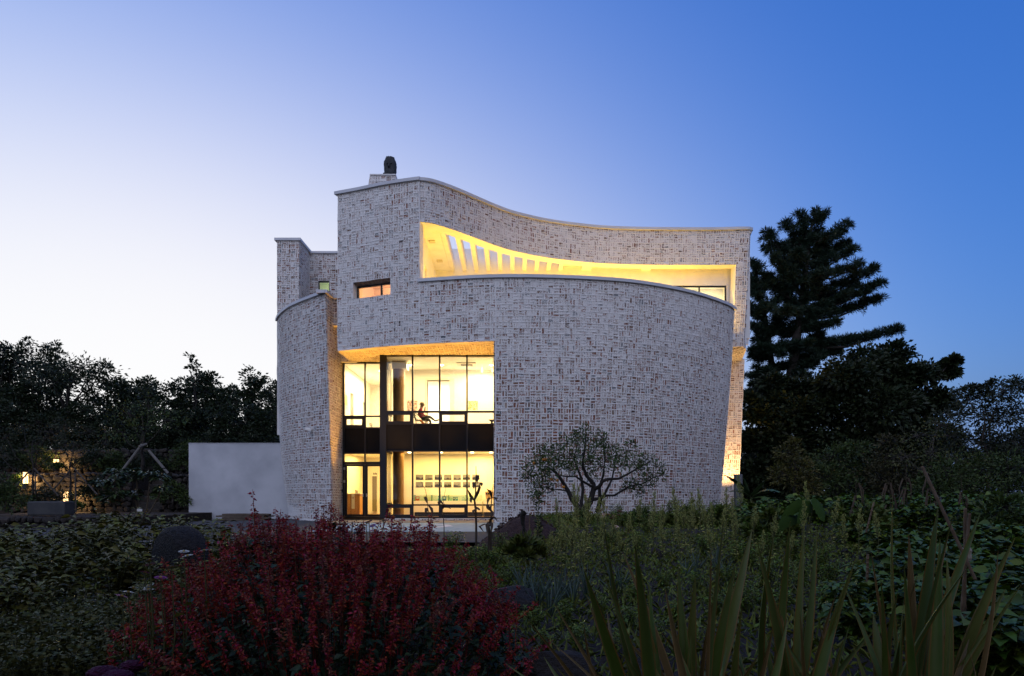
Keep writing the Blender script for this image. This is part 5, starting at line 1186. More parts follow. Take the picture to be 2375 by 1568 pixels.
# ------------------------------------------------------------------ citrus tree before the curved wall
CY = 23.5
c7 = lambda x, y, dy=0: D((2000+x/2.9038)/1.72536, (1660+y/2.9038)/1.72536, CY+dy)
t = thing('citrus_tree', 'spreading citrus tree with crooked dark limbs and a few oranges before the curved wall', 'tree', c7(965, 1240))
def pth(ps, r0, r1): return ([c7(*p) for p in ps], [lerp(r0, r1, i/(len(ps)-1)) for i in range(len(ps))])
paths = [pth([(965, 1260, 0), (962, 1190, 0), (960, 1125, 0)], .16, .13),
         pth([(960, 1140, 0), (900, 1060, -.1), (830, 970, -.2), (795, 890, -.2), (745, 805, -.2), (700, 735, -.3), (640, 660, -.3), (540, 600, -.4)], .11, .03),
         pth([(965, 1130, 0), (945, 1020, .3), (965, 870, .4), (945, 740, .5), (900, 620, .6), (860, 500, .6), (900, 330, .7)], .08, .02),
         pth([(975, 1140, 0), (1050, 1000, .1), (1085, 870, .1), (1085, 800, .1), (1010, 710, -.1), (960, 600, -.2), (980, 420, -.3), (1000, 230, -.3)], .12, .02),
         pth([(1085, 870, .1), (1150, 835, 0), (1195, 770, -.1), (1250, 745, -.2), (1380, 740, -.3), (1480, 690, -.4), (1600, 620, -.5), (1750, 540, -.5)], .075, .02),
         pth([(1085, 800, .1), (1060, 830, 0), (960, 770, -.4), (880, 715, -.6), (770, 715, -.7), (640, 700, -.8)], .05, .02),
         pth([(1010, 1030, 0), (1080, 985, .2), (1165, 970, .3), (1215, 920, .4), (1260, 830, .5), (1300, 750, .5), (1330, 600, .6), (1350, 450, .6)], .07, .02),
         pth([(1165, 975, .3), (1240, 935, .2), (1330, 935, .1), (1420, 880, 0), (1500, 830, -.1), (1650, 800, -.2), (1800, 720, -.2), (1900, 700, -.2)], .05, .012),
         pth([(1130, 1130, .9), (1165, 990, .8), (1155, 850, .8), (1200, 700, .9), (1220, 500, 1.0), (1200, 330, 1)], .09, .02),
         pth([(790, 890, -.2), (700, 870, -.3), (600, 860, -.4), (500, 830, -.4)], .03, .01)]
bl = []
for (x, y, r, dy) in [(990, 190, 75, -.2), (910, 210, 70, .3), (890, 300, 110, .5), (1010, 300, 110, -.3), (780, 330, 90, 0), (680, 400, 80, -.4), (560, 430, 110, -.3), (470, 480, 100, .2), (420, 560, 100, -.3), (560, 560, 120, .4), (680, 520, 120, -.5), (820, 450, 120, .6), (960, 450, 120, -.6), (1080, 420, 90, .8), (1180, 260, 85, .9), (1270, 370, 100, .8), (1150, 360, 90, 1), (1260, 500, 130, .4), (1180, 600, 120, .9), (1400, 470, 90, .2), (1490, 420, 90, .6), (1530, 350, 60, .6), (1400, 600, 100, -.4), (1560, 540, 90, -.4), (1700, 520, 80, -.3), (1650, 640, 90, -.6), (1820, 600, 75, -.2), (1750, 720, 80, -.2), (1880, 690, 55, -.2), (1560, 790, 90, 0), (1700, 820, 90, .2), (1480, 850, 60, .2), (350, 640, 100, -.2), (320, 740, 90, .1), (400, 830, 100, -.2), (480, 720, 110, .5), (600, 660, 100, -.7), (420, 930, 80, 0), (550, 840, 90, .3), (780, 610, 90, -.6), (880, 600, 80, .6), (1050, 570, 90, .3), (1600, 900, 70, .2), (1080, 690, 50, .2)]:
    c = c7(x, y, dy); s = r/2.9038/1.72536/F*CY; bl.append((tuple(c), (s, s*1.5, s*.9)))
blob_tree(t, c7(965, 1240), bl, .098, .44, 15, LF_CIT, M_BARKD, paths=paths, seed=81, tips=42, twig=.007, ynar=.31)
for (x, y) in ((393, 560), (535, 520), (505, 520), (600, 750), (665, 760), (738, 838)):
    o = MB(); o.lathe(c7(x, y, -.5), [(.004, -.05), (.03, -.043), (.05, -.02), (.054, 0), (.05, .02), (.03, .043), (.004, .046)], 12); o.build('orange_fruit', mat('orange_peel', (.42, .16, .015), .5, bump=.002, bscale=150), t, smooth=True)
# ------------------------------------------------------------------ garden plants
PR = random.Random(17); PG = np.random.default_rng(17)
M_STEM = mat('green_stem', (.075, .078, .025), .7); M_STEMR = mat('brown_stem', (.06, .042, .025), .8)
def put(o, xd, Y, s=1., rot=None, dz=0, zy=None):
    x = X(xd, Y); o.location = (x, Y, gh(x, Y)+dz-.02); o.rotation_euler = (0, 0, PR.uniform(0, 6.28) if rot is None else rot); o.scale = (s, s, s*(zy or 1)); return o
class Kind:
    """one model per kind, placed by copies that share its meshes"""
    def __init__(s, protos): s.p = protos; s.n = 0
    def __call__(s, xd, Y, sc=1., rot=None, k=None, label=None, group=None, zy=None, dz=0):
        k = PR.randrange(len(s.p)) if k is None else k; o = s.p[k]
        if o.get('_used'): o = copy_tree(o)
        else: o['_used'] = 1
        if label: o['label'] = label
        if group: o['group'] = group
        return put(o, xd, Y, sc, rot, dz, zy)
def leafy(seed, h, n, L, W, m, name, label, cat, group, pairs=8, spread=.3, droop=.35, ms=M_STEM):
    g = np.random.default_rng(seed); t = thing(name, label, cat, (0, 0, 0), group); mb = MB(); P = []; Dn = []
    for k in range(n):
        a = g.uniform(0, 6.28); r = spread*g.uniform(.3, 1); H = h*g.uniform(.7, 1)
        p0 = Vector((r*.25*math.cos(a), r*.25*math.sin(a), 0)); p1 = Vector((r*.6*math.cos(a), r*.6*math.sin(a), H*.55)); p2 = Vector((r*math.cos(a), r*math.sin(a), H))
        mb.tube([p0, p1, p2], [.008, .006, .003], 4, cap=False)
        for q in range(pairs):
            f = lerp(.25, 1, q/(pairs-1)); c = p0*(1-f)**2+p1*2*f*(1-f)+p2*f*f; b = g.uniform(0, 6.28)
            for s in (0, 2.1, 4.2):
                d = np.array([math.cos(b+s), math.sin(b+s), g.uniform(.05, .5)]); P.append(np.array(c)+d*.02); Dn.append(d)
    mb.build('stems', ms, t, False)
    V, Fc = (ovate_cloud if L > .06 else leaf_cloud)(P, Dn, L, W, g, droop); link('leaves', np_mesh('leaves', V, Fc), m, t, False); return t
def plume(seed, h, m, label):
    g = np.random.default_rng(seed); t = thing('horseweed', label, 'plant', (0, 0, 0), 'horseweed plumes'); mb = MB()
    top = Vector((g.normal()*.05, g.normal()*.05, h)); lean = g.normal(size=2)*.10
    st = [Vector((0, 0, 0)), Vector((lean[0]*.3, lean[1]*.3, h*.5)), Vector((lean[0], lean[1], h))]; mb.tube(st, [.008, .006, .003], 4)
    P = []; Dn = []; BR = MB()
    for k in range(46):
        f = g.uniform(.52, 1); c = st[0]*(1-f)**2+st[1]*2*f*(1-f)+st[2]*f*f; a = g.uniform(0, 6.28); L = .17*(1.15-f)*2.2*g.uniform(.6, 1.1)
        e = c+Vector((math.cos(a)*L*.42, math.sin(a)*L*.42, L*.9)); mb.tube([c, e], [.003, .0015], 3, cap=False)
        for q in range(11): u = g.uniform(.3, 1); P.append(np.array(c.lerp(e, u))+g.normal(size=3)*.008); d = g.normal(size=3)*.5+np.array([0, 0, 1.]); Dn.append(d)
    for k in range(26):
        f = g.uniform(.08, .62); c = st[0]*(1-f)**2+st[1]*2*f*(1-f)+st[2]*f*f; a = g.uniform(0, 6.28)
        P += [np.array(c)]*1; Dn += [np.array([math.cos(a), math.sin(a), .6])*2.]
    mb.build('stem', M_STEM, t, False); V, Fc = leaf_cloud(P[:506], Dn[:506], .022, .45, g, 0); V2, F2 = leaf_cloud(P[506:], Dn[506:], .08, .14, g, .3)
    V, Fc = join_np([(V, Fc), (V2, F2)]); o = link('plume', np_mesh('plume', V, Fc), m, t, False); o['kind'] = 'stuff'; return t
def onion(seed):
    g = np.random.default_rng(seed); t = thing('onion_plant', 'clump of blue green tubular onion leaves in the vegetable bed', 'plant', (0, 0, 0), 'onion rows'); mb = MB()
    for k in range(9):
        a = g.uniform(0, 6.28); l = g.uniform(.28, .5); s = g.uniform(.05, .28); c, d = math.cos(a), math.sin(a)
        mb = MB().tube([(0.01*c, .01*d, 0), (s*.35*c, s*.35*d, l*.5), (s*c, s*d, l)], [.007, .009, .001], 5, cap=False)
        mb.build('leaf', mat('onion_leaf', (.065, .10, .075), .5), t, False, smooth=True)
    return t
LF_PL = lm('plume_green', (.33, .34, .09), .3); LF_HERB = lm('herb_leaf', (.070, .072, .013), .35); LF_NET = lm('broad_olive_leaf', (.090, .086, .011), .35); LF_VEG = lm('vegetable_leaf', (.062, .10, .008), .35)
K_PLUME = Kind([plume(100+k, .95+.08*k, LF_PL, 'pale feathery horseweed plume in the wild bed') for k in range(4)])
K_ONION = Kind([onion(110+k) for k in range(2)])
K_LEAFY = Kind([leafy(120+k, .80, 9, .13, .5, LF_NET, 'leafy_plant', 'tall olive green plant with pointed leaves in the left bed', 'plant', 'olive leafy plants', 9, .38) for k in range(3)])
K_VEG = Kind([leafy(130+k, .55, 10, .145, .62, LF_VEG, 'eggplant_plant', 'broad leaved eggplant bush in the right bed', 'plant', 'eggplant bushes', 7, .34) for k in range(2)])
K_HERB = Kind([leafy(140+k, .42, 26, .045, .5, LF_HERB, 'herb_bush', 'low fine leaved herb bush near the flower bed', 'plant', 'herb bushes', 11, .34, .1) for k in range(2)])
K_WEED = Kind([leafy(150+k, .55, 13, .075, .36, lm('weed_leaf', (.10, .145, .012)), 'weed_plant', 'green weed with narrow leaves among the vegetable rows', 'plant', 'green weeds', 8, .26) for k in range(3)])
K_HOSTA = Kind([leafy(160, .22, 9, .17, .55, lm('grey_green_leaf', (.030, .048, .032)), 'low_broad_leaf_plant', 'low grey green broad leaved plant in the near left corner', 'plant', 'low broad leaved plants', 3, .2, .2)])
def kind_at(K, base, cat_group, zones):
    def f(xd, Y, sc=1.):
        z = next(t for t, c in zones if c(xd, Y)); return K(xd, Y, sc, label=base+' '+z, group=cat_group+' '+z)
    return f
always = lambda x, y: True
K_LEAFY = kind_at(K_LEAFY, 'olive green plant with pointed leaves', 'leafy plants', [('behind the low herb bushes', lambda x, y: y < 8), ('around the millstone', lambda x, y: 335 < x < 500), ('before the timber pile', lambda x, y: x >= 500), ('before the umbrella leaved shrubs', lambda x, y: x > 170), ('in front of the low basalt border wall', always)])
K_VEG = kind_at(K_VEG, 'broad leaved eggplant bush', 'eggplants', [('beside the banana plant', lambda x, y: x < 1850), ('behind the middle flax clump', lambda x, y: x < 2020 and y < 9), ('under the tied bamboo stakes', lambda x, y: y < 7), ('just behind the tied bamboo stakes', lambda x, y: y < 8.8), ('below the withered corn stalks', lambda x, y: y < 15), ('before the shrubs of the far right wood', always)])
K_WEED = kind_at(K_WEED, 'green narrow leaved weed', 'weeds', [('around the soil heap', lambda x, y: x < 1260 and y > 10), ('at the foot of the curved brick wall', lambda x, y: y > 16), ('among the horseweed plumes', lambda x, y: y > 11), ('behind the middle flax clump', lambda x, y: x > 1500), ('between the salvia and the flax', always)])
K_PLUME = kind_at(K_PLUME, 'pale feathery horseweed plume', 'horseweed', [('among the onion leaves', lambda x, y: y < 11), ('in front of the citrus tree', lambda x, y: x < 1460), ('left of the banana plant', lambda x, y: x < 1780), ('around the taro plant', always)])
K_ONION = kind_at(K_ONION, 'clump of blue green onion leaves', 'onions', [('below the horseweed plumes', lambda x, y: x > 1500), ('beside the red salvia', always)])
K_HERB = kind_at(K_HERB, 'low fine leaved herb bush', 'herbs', [('beside the broad grey green leaves', lambda x, y: y < 5), ('next to the zinnias', lambda x, y: x > 215), ('below the olive leafy plants', always)])
# left bed
for xd, Y, s in [(15, 9, 1), (70, 10, 1.1), (130, 9.5, 1), (185, 10.5, 1.1), (240, 11, 1.25), (285, 10, 1.1), (330, 11.5, 1.15), (395, 11.5, 1.0), (440, 8.3, .62), (385, 8.3, .7), (415, 8.0, .5), (470, 8.5, .6), (465, 11.8, 1.1), (510, 12.5, 1), (545, 11.5, .8), (40, 12, 1), (105, 12.4, 1), (160, 12, 1.05), (215, 13, 1.2), (30, 7.5, .9), (100, 7.6, .85), (180, 7.9, .9), (260, 8.3, .9), (300, 8.4, .8), (345, 7.6, .5), (460, 7.8, .42), (0, 6.2, .8), (80, 6.3, .7), (270, 13.4, 1.3), (440, 13.5, 1.1), (-20, 10.5, 1.1), (575, 12.6, .75), (515, 9.5, .6), (390, 13.2, 1.1)]+[(-70-65*k, 7.5+1.1*((k*3) % 6), .9+.03*k) for k in range(7)]: K_LEAFY(xd, Y, s)
for xd, Y, s in [(60, 5.4, .95), (130, 5.1, 1), (190, 5.6, 1.0), (250, 5.3, .95), (290, 5.9, 1), (100, 4.5, .9), (170, 4.6, .9), (40, 4.6, .9), (330, 6.3, .9), (230, 6.2, 1), (150, 6.3, 1), (20, 5.6, 1), (215, 4.7, .7)]: K_HERB(xd, Y, s)
for xd, Y, s in [(120, 3.9, 1), (200, 3.75, 1.1), (260, 4.0, 1), (60, 3.8, 1), (160, 3.5, .8), (250, 3.55, .9), (300, 4.3, .9)]: K_HOSTA(xd, Y, s)
# right and middle bed
for xd, Y, s in [(1300, 12.5, .95), (1325, 13, 1.1), (1345, 12.6, 1.15), (1365, 13.4, 1.1), (1382, 14, 1.0), (1270, 10.5, .75), (1285, 9, .75), (1320, 9.4, .9), (1340, 8.8, .8), (1515, 14.5, 1.1), (1560, 13.8, .9), (1572, 15, 1.15), (1590, 13, .95), (1610, 14.6, 1.15), (1625, 15.2, 1.2), (1655, 14, .9), (1685, 15, 1), (1700, 14, 1), (1720, 16, 1.2), (1745, 13, .9), (1415, 11.8, .9), (1390, 10, .8), (1450, 12.5, .8), (1925, 13, 1), (1990, 12, 1), (1880, 15, 1.1), (1480, 10.8, .7), (1235, 11.5, .7), (1650, 11, .8), (1760, 10.5, .7), (1830, 11, .7), (1540, 11.8, .8), (1310, 11.4, .95), (1335, 11.2, 1.0), (1355, 12, 1.05), (1300, 9.8, .85), (1400, 12.8, 1.0), (1440, 10.6, .8), (1500, 12.2, .9), (1535, 13.2, 1.0), (1600, 12, .95), (1640, 13.2, 1.0), (1670, 12.4, .9), (1710, 11.8, .9), (1790, 11.6, .85), (1860, 12.2, .9), (1960, 11, .9), (2040, 11.8, .9), (1350, 10.4, .8), (1255, 13.2, .8), (1580, 10.6, .75), (1480, 14.6, .95)]: K_PLUME(xd, Y, s)
for xd, Y, s in [(1215, 8.0, 1), (1235, 8.4, 1.1), (1255, 8.2, 1), (1290, 8.0, 1.1), (1310, 8.5, 1), (1330, 8.1, 1), (1360, 8.6, 1.1), (1420, 8.9, 1), (1440, 9, 1), (1210, 9.2, 1), (1590, 10.5, .9), (1615, 10.8, 1), (1680, 10.4, .9), (1660, 11.5, 1), (1245, 7.5, 1.05), (1275, 7.4, 1)]: K_ONION(xd, Y, s)
for xd, Y, s in [(1460, 17, 1.0), (1430, 18.5, .9), (1500, 16.5, 1), (1580, 18, 1.1), (1530, 19, 1), (1640, 18.5, 1.2), (1700, 18, 1.2), (1350, 18, .7), (1290, 18.5, .6), (1660, 20, 1.3), (1610, 21, 1.3), (1490, 21, 1.2), (1560, 22, 1.3), (1430, 22, 1.1), (1720, 21, 1.4), (1390, 15.5, .8), (1300, 14.8, .7), (1420, 14, .8), (1480, 13.4, .8), (1640, 12.6, .9), (1700, 12, .9), (1740, 11.2, .9), (1790, 12.5, 1), (1850, 12, 1), (1900, 11, .9), (1780, 9.6, .8), (1850, 9.2, .8), (1920, 9.6, .8), (1700, 9.2, .7), (1620, 9, .6), (1540, 9.2, .6), (1470, 8.2, .6), (1390, 7.4, .5), (1310, 6.8, .5), (1240, 6.6, .5), (1180, 9.5, .7), (1150, 11.5, .8), (1120, 12.5, .8), (1195, 13, .8), (1080, 11, .9), (1210, 15, .7), (1730, 7.6, .7), (1800, 7.2, .7), (1650, 7.2, .6), (1560, 7, .5), (1900, 7.6, .7), (1460, 6.6, .5), (1520, 6.0, .5), (1420, 5.6, .45), (1340, 5.8, .45), (1270, 5.6, .45), (1600, 5.6, .5), (1050, 14, 1), (1160, 14.6, .9)]: K_WEED(xd, Y, s)
for xd, Y, s in [(2120, 6.6, 1), (2180, 6.0, 1.05), (2240, 6.4, 1.1), (2300, 5.8, 1.1), (2360, 6.2, 1.15), (2150, 7.6, 1.2), (2210, 7.8, 1.25), (2280, 7.4, 1.2), (2350, 7.6, 1.25), (2090, 9, 1.3), (2160, 9.4, 1.35), (2230, 9.2, 1.35), (2300, 9.3, 1.35), (2365, 9.0, 1.35), (2060, 7.4, .9), (2010, 8.2, .9), (1950, 7, .8), (1990, 6.0, .8), (2330, 4.7, 1), (2260, 4.8, .95), (2370, 5.0, 1), (2190, 4.9, .9), (1760, 15.5, 1.3), (1795, 15.2, 1.3), (1740, 17, 1.4), (1830, 16, 1.2), (2130, 12, 1.2), (2210, 12.4, 1.3), (2290, 12.2, 1.3), (2350, 12.6, 1.3), (2060, 12.5, 1.2), (1990, 14, 1.1), (2040, 16, 1.3), (2110, 16.4, 1.4), (2180, 16, 1.4), (2250, 16.5, 1.4), (2320, 16, 1.4), (2380, 16.4, 1.4), (1900, 18, 1.4), (1960, 19, 1.4), (2030, 19.5, 1.5), (2100, 19, 1.5), (2170, 19.6, 1.5), (2240, 19, 1.5), (2310, 19.5, 1.5), (2380, 19, 1.5), (1820, 20, 1.5), (1780, 19, 1.4), (1880, 22, 1.6), (1960, 23, 1.7), (2050, 22.5, 1.7), (2140, 23, 1.7), (2230, 22.5, 1.7), (2320, 23, 1.7), (2390, 22.6, 1.7)]+[(2430+70*k, 5.4+1.55*((k*5) % 9)+.3*(k % 3), 1.0+.08*((k*5) % 9)) for k in range(5)]+[(2440+62*k, 7.2+1.7*((k*7) % 8), 1.1+.07*((k*7) % 8)) for k in range(7)]: K_VEG(xd, Y, s)
# low ground cover nobody could count
def cover(name, label, n, xr, yr, m, L, W, hmax, seed, mask=None, cat='ground cover'):
    g = np.random.default_rng(seed); P = []; Dn = []
    while len(P) < n:
        y = g.uniform(*yr)**1.0; x = g.uniform(*xr)*1.0
        if abs(x) > 1.0*y+3 or (mask and not mask(x, y)): continue
        z = gh(x, y); c = mnoise.noise(Vector((x*.7, y*.7, seed)))
        if c < -.25 and g.random() < .7: continue
        h = hmax*(.5+.5*c)*g.random()
        P.append((x, y, z+h)); Dn.append((g.normal()*.6, g.normal()*.6, .55))
    V, Fc = leaf_cloud(P, Dn, L, W, g, .1); o = link(name, np_mesh(name, V, Fc), m); tag(o, label, cat, kind='stuff'); return o
inbed = lambda x, y: (x > -.6+.03*y or y < 15) and not (-30 < x < 0 and 17 < y < 46)
cover('ground_cover', 'low mixed green ground cover over the right hand garden bed', 60000, (-1, 27), (4.5, 27), lm('cover_leaf', (.090, .12, .010)), .075, .35, .26, 3, lambda x, y: inbed(x, y) and x > -.8)
cover('meadow_grass', 'thin grass blades among the garden plants', 22000, (-12, 18), (2.4, 16), lm('grass_blade', (.12, .145, .02)), .20, .07, .10, 4, inbed, 'grass')
cover('creeping_plants', 'dark low creeping plants in the left hand bed', 16000, (-15, -.5), (3.0, 16), lm('creeper_leaf', (.050, .065, .009)), .07, .45, .22, 5, inbed)
# ------------------------------------------------------------------ garden rocks
for i, (xd, yd, Y, s, lab) in enumerate([(60, 1500, 3.9, .24, 'reddish brown rock in the near left corner'), (505, 1400, 5.2, .26, 'dark rock at the left foot of the red salvia'), (345, 1560, 3.9, .2, 'flat grey rock below the magenta blooms'), (1175, 1330, 7.4, .34, 'dark grey rock at the right foot of the red salvia'), (1520, 1270, 13, .16, 'brown rock under the horseweed'), (1290, 1500, 4.7, .25, 'low dark rock between salvia and flax'), (1960, 1255, 13, .14, 'brownish rock in the weeds'), (1760, 1420, 7, .12, 'dark rock behind the flax leaves')]):
    o = bpy.data.objects.new('garden_rock', stone_mesh(20+i, 3)); COL.objects.link(o); x = X(xd, Y); o.location = (x, Y, gh(x, Y)+s*.25); o.scale = (s*1.5, s*1.2, s*.95); o.rotation_euler = (.2*i, .1, i*1.3); tag(o, lab, 'rock')
# ------------------------------------------------------------------ red salvia
M_RED = mat('salvia_red', (.34, .011, .014), .6, (.21, .026, .016), 4, island=.55, spec=.25); M_REDF = lm('salvia_faded', (.22, .06, .04), .35, .7)
def spike_mesh(seed):
    g = np.random.default_rng(seed); P = []; Dn = []; L = g.uniform(.13, .24)
    for k in range(int(L/.0095)):
        f = k*.0095; a = g.uniform(0, 6.28)
        for s in (0, 2.1, 4.2):
            if g.random() < .30: continue
            d = np.array([math.cos(a+s), math.sin(a+s), g.uniform(-.15, .45)]); P.append(np.array([0, 0, f])+d*.003); Dn.append(d)
    V, Fc = leaf_cloud(P, Dn, .025, .40, g, .2); V2, F2 = leaf_cloud(np.array(P)[::2], np.array(Dn)[::2]+[0, 0, .35], .015, .9, g, 0)
    st = MB().tube([(0, 0, -.22), (.004, 0, L*.5), (0, 0, L+.01)], [.003, .0025, .0012], 3, cap=False); Vs = np.array(st.v); Fs = np.array([[f[0], f[1], f[2]] for f in st.f]+[[f[0], f[2], f[3]] for f in st.f])
    return join_np([(V, Fc), (V2, F2), (Vs, Fs)])
SPK = [spike_mesh(200+k) for k in range(9)]; SPM = []
for k, (V, Fc) in enumerate(SPK): me = np_mesh('flower_spike', V, Fc); me.materials.append(M_REDF if k % 4 == 3 else M_RED); SPM.append(me)
SX, SY = X(770, 4.7), 4.75
sal = thing('salvia_bush', 'large mounded bush of scarlet salvia covered with red flower spikes', 'bush', (SX, SY, -.32))
def dome(x, y):
    r2 = ((x-SX)/1.42)**2+((y-SY)/1.25)**2
    return None if r2 > 1 else -.30+1.09*(1-r2)**.62*(1+.22*mnoise.noise(Vector((x*2.6, y*2.6, 4))))
sp = []
while len(sp) < 900:
    x = SX+PG.uniform(-1.42, 1.42); y = SY+PG.uniform(-1.25, 1.0); z = dome(x, y)
    if z is None: continue
    k = PG.integers(0, 9); r = math.hypot((x-SX)/1.42, (y-SY)/1.25); a = math.atan2(y-SY, x-SX); ln = .75*r**2
    depth = 0 if PG.random() < .65 else PG.uniform(0, .5)*(z+.3)
    M = Matrix.Translation((x, y, z-.13-depth+PG.normal()*.06)) @ Matrix.Rotation(a, 4, 'Z') @ Matrix.Rotation(ln+PG.normal()*.24, 4, 'Y') @ Matrix.Rotation(PG.uniform(0, 6), 4, 'Z') @ Matrix.Scale(PG.uniform(.75, 1.15), 4)
    if PG.random() > lerp(.30, 1.0, sstep(-.1, .55, z-depth)): continue
    sp.append((k, M, depth, y))
# sprays that stand clear of the mound
for xd, yd, Y in [(672, 1185, 4.9), (740, 1180, 5.0), (655, 1195, 4.7), (700, 1200, 5.1), (800, 1195, 5.2), (640, 1230, 4.6), (1150, 1290, 4.9), (1195, 1380, 4.6), (1120, 1300, 5.1), (1080, 1250, 5.2), (1180, 1440, 4.4), (560, 1262, 4.9), (600, 1245, 5.1), (1015, 1235, 5.3), (1160, 1340, 4.7), (1210, 1520, 4.0), (330, 1470, 4.4), (360, 1400, 4.6)]:
    p = D(xd, yd, Y); sp.insert(0, (PG.integers(0, 9), Matrix.Translation(p-Vector((0, 0, .24))) @ Matrix.Rotation(PG.normal()*.25, 4, 'Y') @ Matrix.Rotation(PG.normal()*.15, 4, 'X'), 0, 0))
order = sorted(range(len(sp)), key=lambda i: (sp[i][2] > 0, sp[i][3])); parts = []
for r, i in enumerate(order):
    k, M, dp, y = sp[i]
    if r < 300:
        o = bpy.data.objects.new('flower_spike', SPM[k]); COL.objects.link(o); o.parent = sal; o.matrix_parent_inverse = Matrix.Translation(-sal.location); o.matrix_basis = M
    else:
        V, Fc = SPK[k]; A = np.array(M); parts.append((V @ A[:3, :3].T+A[:3, 3], Fc))
V, Fc = join_np(parts); o = link('flower_mass', np_mesh('flower_mass', V, Fc), M_RED, sal); o['kind'] = 'stuff'
P = []; Dn = []; sb = MB()
for k in range(9000):
    x = SX+PG.uniform(-1.4, 1.4); y = SY+PG.uniform(-1.25, 1.1); z = dome(x, y)
    if z is None: continue
    zz_ = lerp(-.3, z-.07, PG.random()**.45); P.append((x, y, zz_)); Dn.append((PG.normal(), PG.normal(), PG.uniform(-.3, .5)))
V, Fc = ovate_cloud(P, Dn, .062, .58, PG, .3); link('leaves', np_mesh('leaves', V, Fc), lm('salvia_leaf', (.018, .036, .012), .4), sal)
for k in range(160):
    x = SX+PG.uniform(-1.2, 1.2); y = SY+PG.uniform(-1.1, 1); z = dome(x, y)
    if z is None: continue
    sb.tube([(lerp(SX, x, .55), lerp(SY, y, .55), -.32), (lerp(SX, x, .85), lerp(SY, y, .85), lerp(-.3, z, .5)), (x, y, z)], [.007, .005, .003], 4, cap=False)
sb.build('stems', M_STEMR, sal)
# ------------------------------------------------------------------ zinnias and other blooms
def zinnia(label, group, cp, cd, p, r=.045, name='zinnia_flower', tilt=.3):
    p = Vector(p); g0 = gh(p.x, p.y); t = thing(name, label, 'flower', (p.x, p.y, g0-.02), group); rr = PR
    MB().tube([(rr.uniform(-.05, .05), rr.uniform(-.05, .05), 0), (0.02, 0, (p.z-g0)*.6), (0, 0, p.z-g0)], [.005, .004, .003], 5).build('stem', M_STEM, t, False)
    a = rr.uniform(0, 6); mb = MB(); z = p.z-g0; M = Matrix.Rotation(rr.uniform(-tilt, tilt), 3, 'X') @ Matrix.Rotation(rr.uniform(-tilt, tilt), 3, 'Y')
    for ring, (n, rad, up) in enumerate(((13, r, .10), (9, r*.7, .35))):
        for k in range(n):
            b = a+2*math.pi*k/n+ring*.2; c, s = math.cos(b), math.sin(b); w = rad*.26
            pts = [(0, 0, .003*ring), (c*rad*.6-s*w, s*rad*.6+c*w, rad*up*.6), (c*rad, s*rad, rad*up*.8), (c*rad*.6+s*w, s*rad*.6-c*w, rad*up*.6)]
            mb.add([Vector((0, 0, z))+M @ Vector(q) for q in pts], [(0, 3, 2, 1)])
    mb.build('petals', cp, t, False)
    h = MB().lathe((0, 0, 0), [(r*.28, -.002), (r*.26, r*.16), (r*.12, r*.26)], 8); h.v = [tuple(Vector((0, 0, z))+M @ Vector(q)) for q in h.v]; h.build('disc', cd, t, False)
    lf = MB()
    for k in range(4): q = leaf_cloud([(0, 0, z*(.25+.15*k))], [(math.cos(a+k*1.7), math.sin(a+k*1.7), .4)], .07, .4, PG); lf.add(q[0], [tuple(f) for f in q[1].tolist()])
    lf.build('leaves', LF_NET, t, False)
M_WPET = mat('white_petal', (.46, .45, .38), .6); M_MPET = mat('magenta_petal', (.26, .012, .15), .6); M_PPET = mat('pink_cream_petal', (.55, .36, .32), .6); M_YD = mat('yellow_disc', (.35, .22, .03), .7); M_VPET = mat('violet_petal', (.18, .07, .26), .6)
c3 = lambda x, y: ((0+x/1.948)/1.72536, (1900+y/1.948)/1.72536)
for x, y in [(1432, 572), (1462, 606), (1590, 565), (1165, 636), (1172, 672), (1335, 690), (1160, 842), (1155, 868), (1040, 856), (998, 888), (1128, 790)]:
    zinnia('white zinnia bloom left of the red salvia', 'white zinnias', M_WPET, M_YD, D(*c3(x, y), 3.9+PR.uniform(-.15, .15)), .034, tilt=.35)
for x, y in [(1405, 685), (1250, 775), (1130, 735), (948, 920), (1265, 700)]:
    zinnia('magenta zinnia bloom among the white zinnias', 'magenta zinnias', M_MPET, M_YD, D(*c3(x, y), 3.9+PR.uniform(-.15, .15)), .038)
for x, y in [(1236, 1075), (1195, 1160), (1258, 1145), (1328, 1172), (1300, 1190), (1390, 1160), (1390, 1110), (1543, 1233), (1458, 1362), (1512, 1388), (1508, 1355), (1165, 1105), (1345, 1290)]:
    p = c7(x, y, 0); Y = 17.0; xd, yd = CX+p.x*F/p.y, HZ-(p.z-HC)*F/p.y; zinnia('cream and pink dahlia bloom below the citrus tree', 'dahlias below the citrus tree', M_PPET, M_YD, D(xd, yd, Y), .085, 'dahlia_flower', .9)
c8 = lambda x, y: ((1370+x/5.807)/1.72536, (1840+y/5.807)/1.72536)
for x, y in [(618, 1385), (550, 1415), (950, 1370), (700, 1480)]:
    zinnia('violet aster behind the top of the red salvia', 'violet asters', M_VPET, M_YD, D(*c8(x, y), 6.2), .035, 'aster_flower', .5)
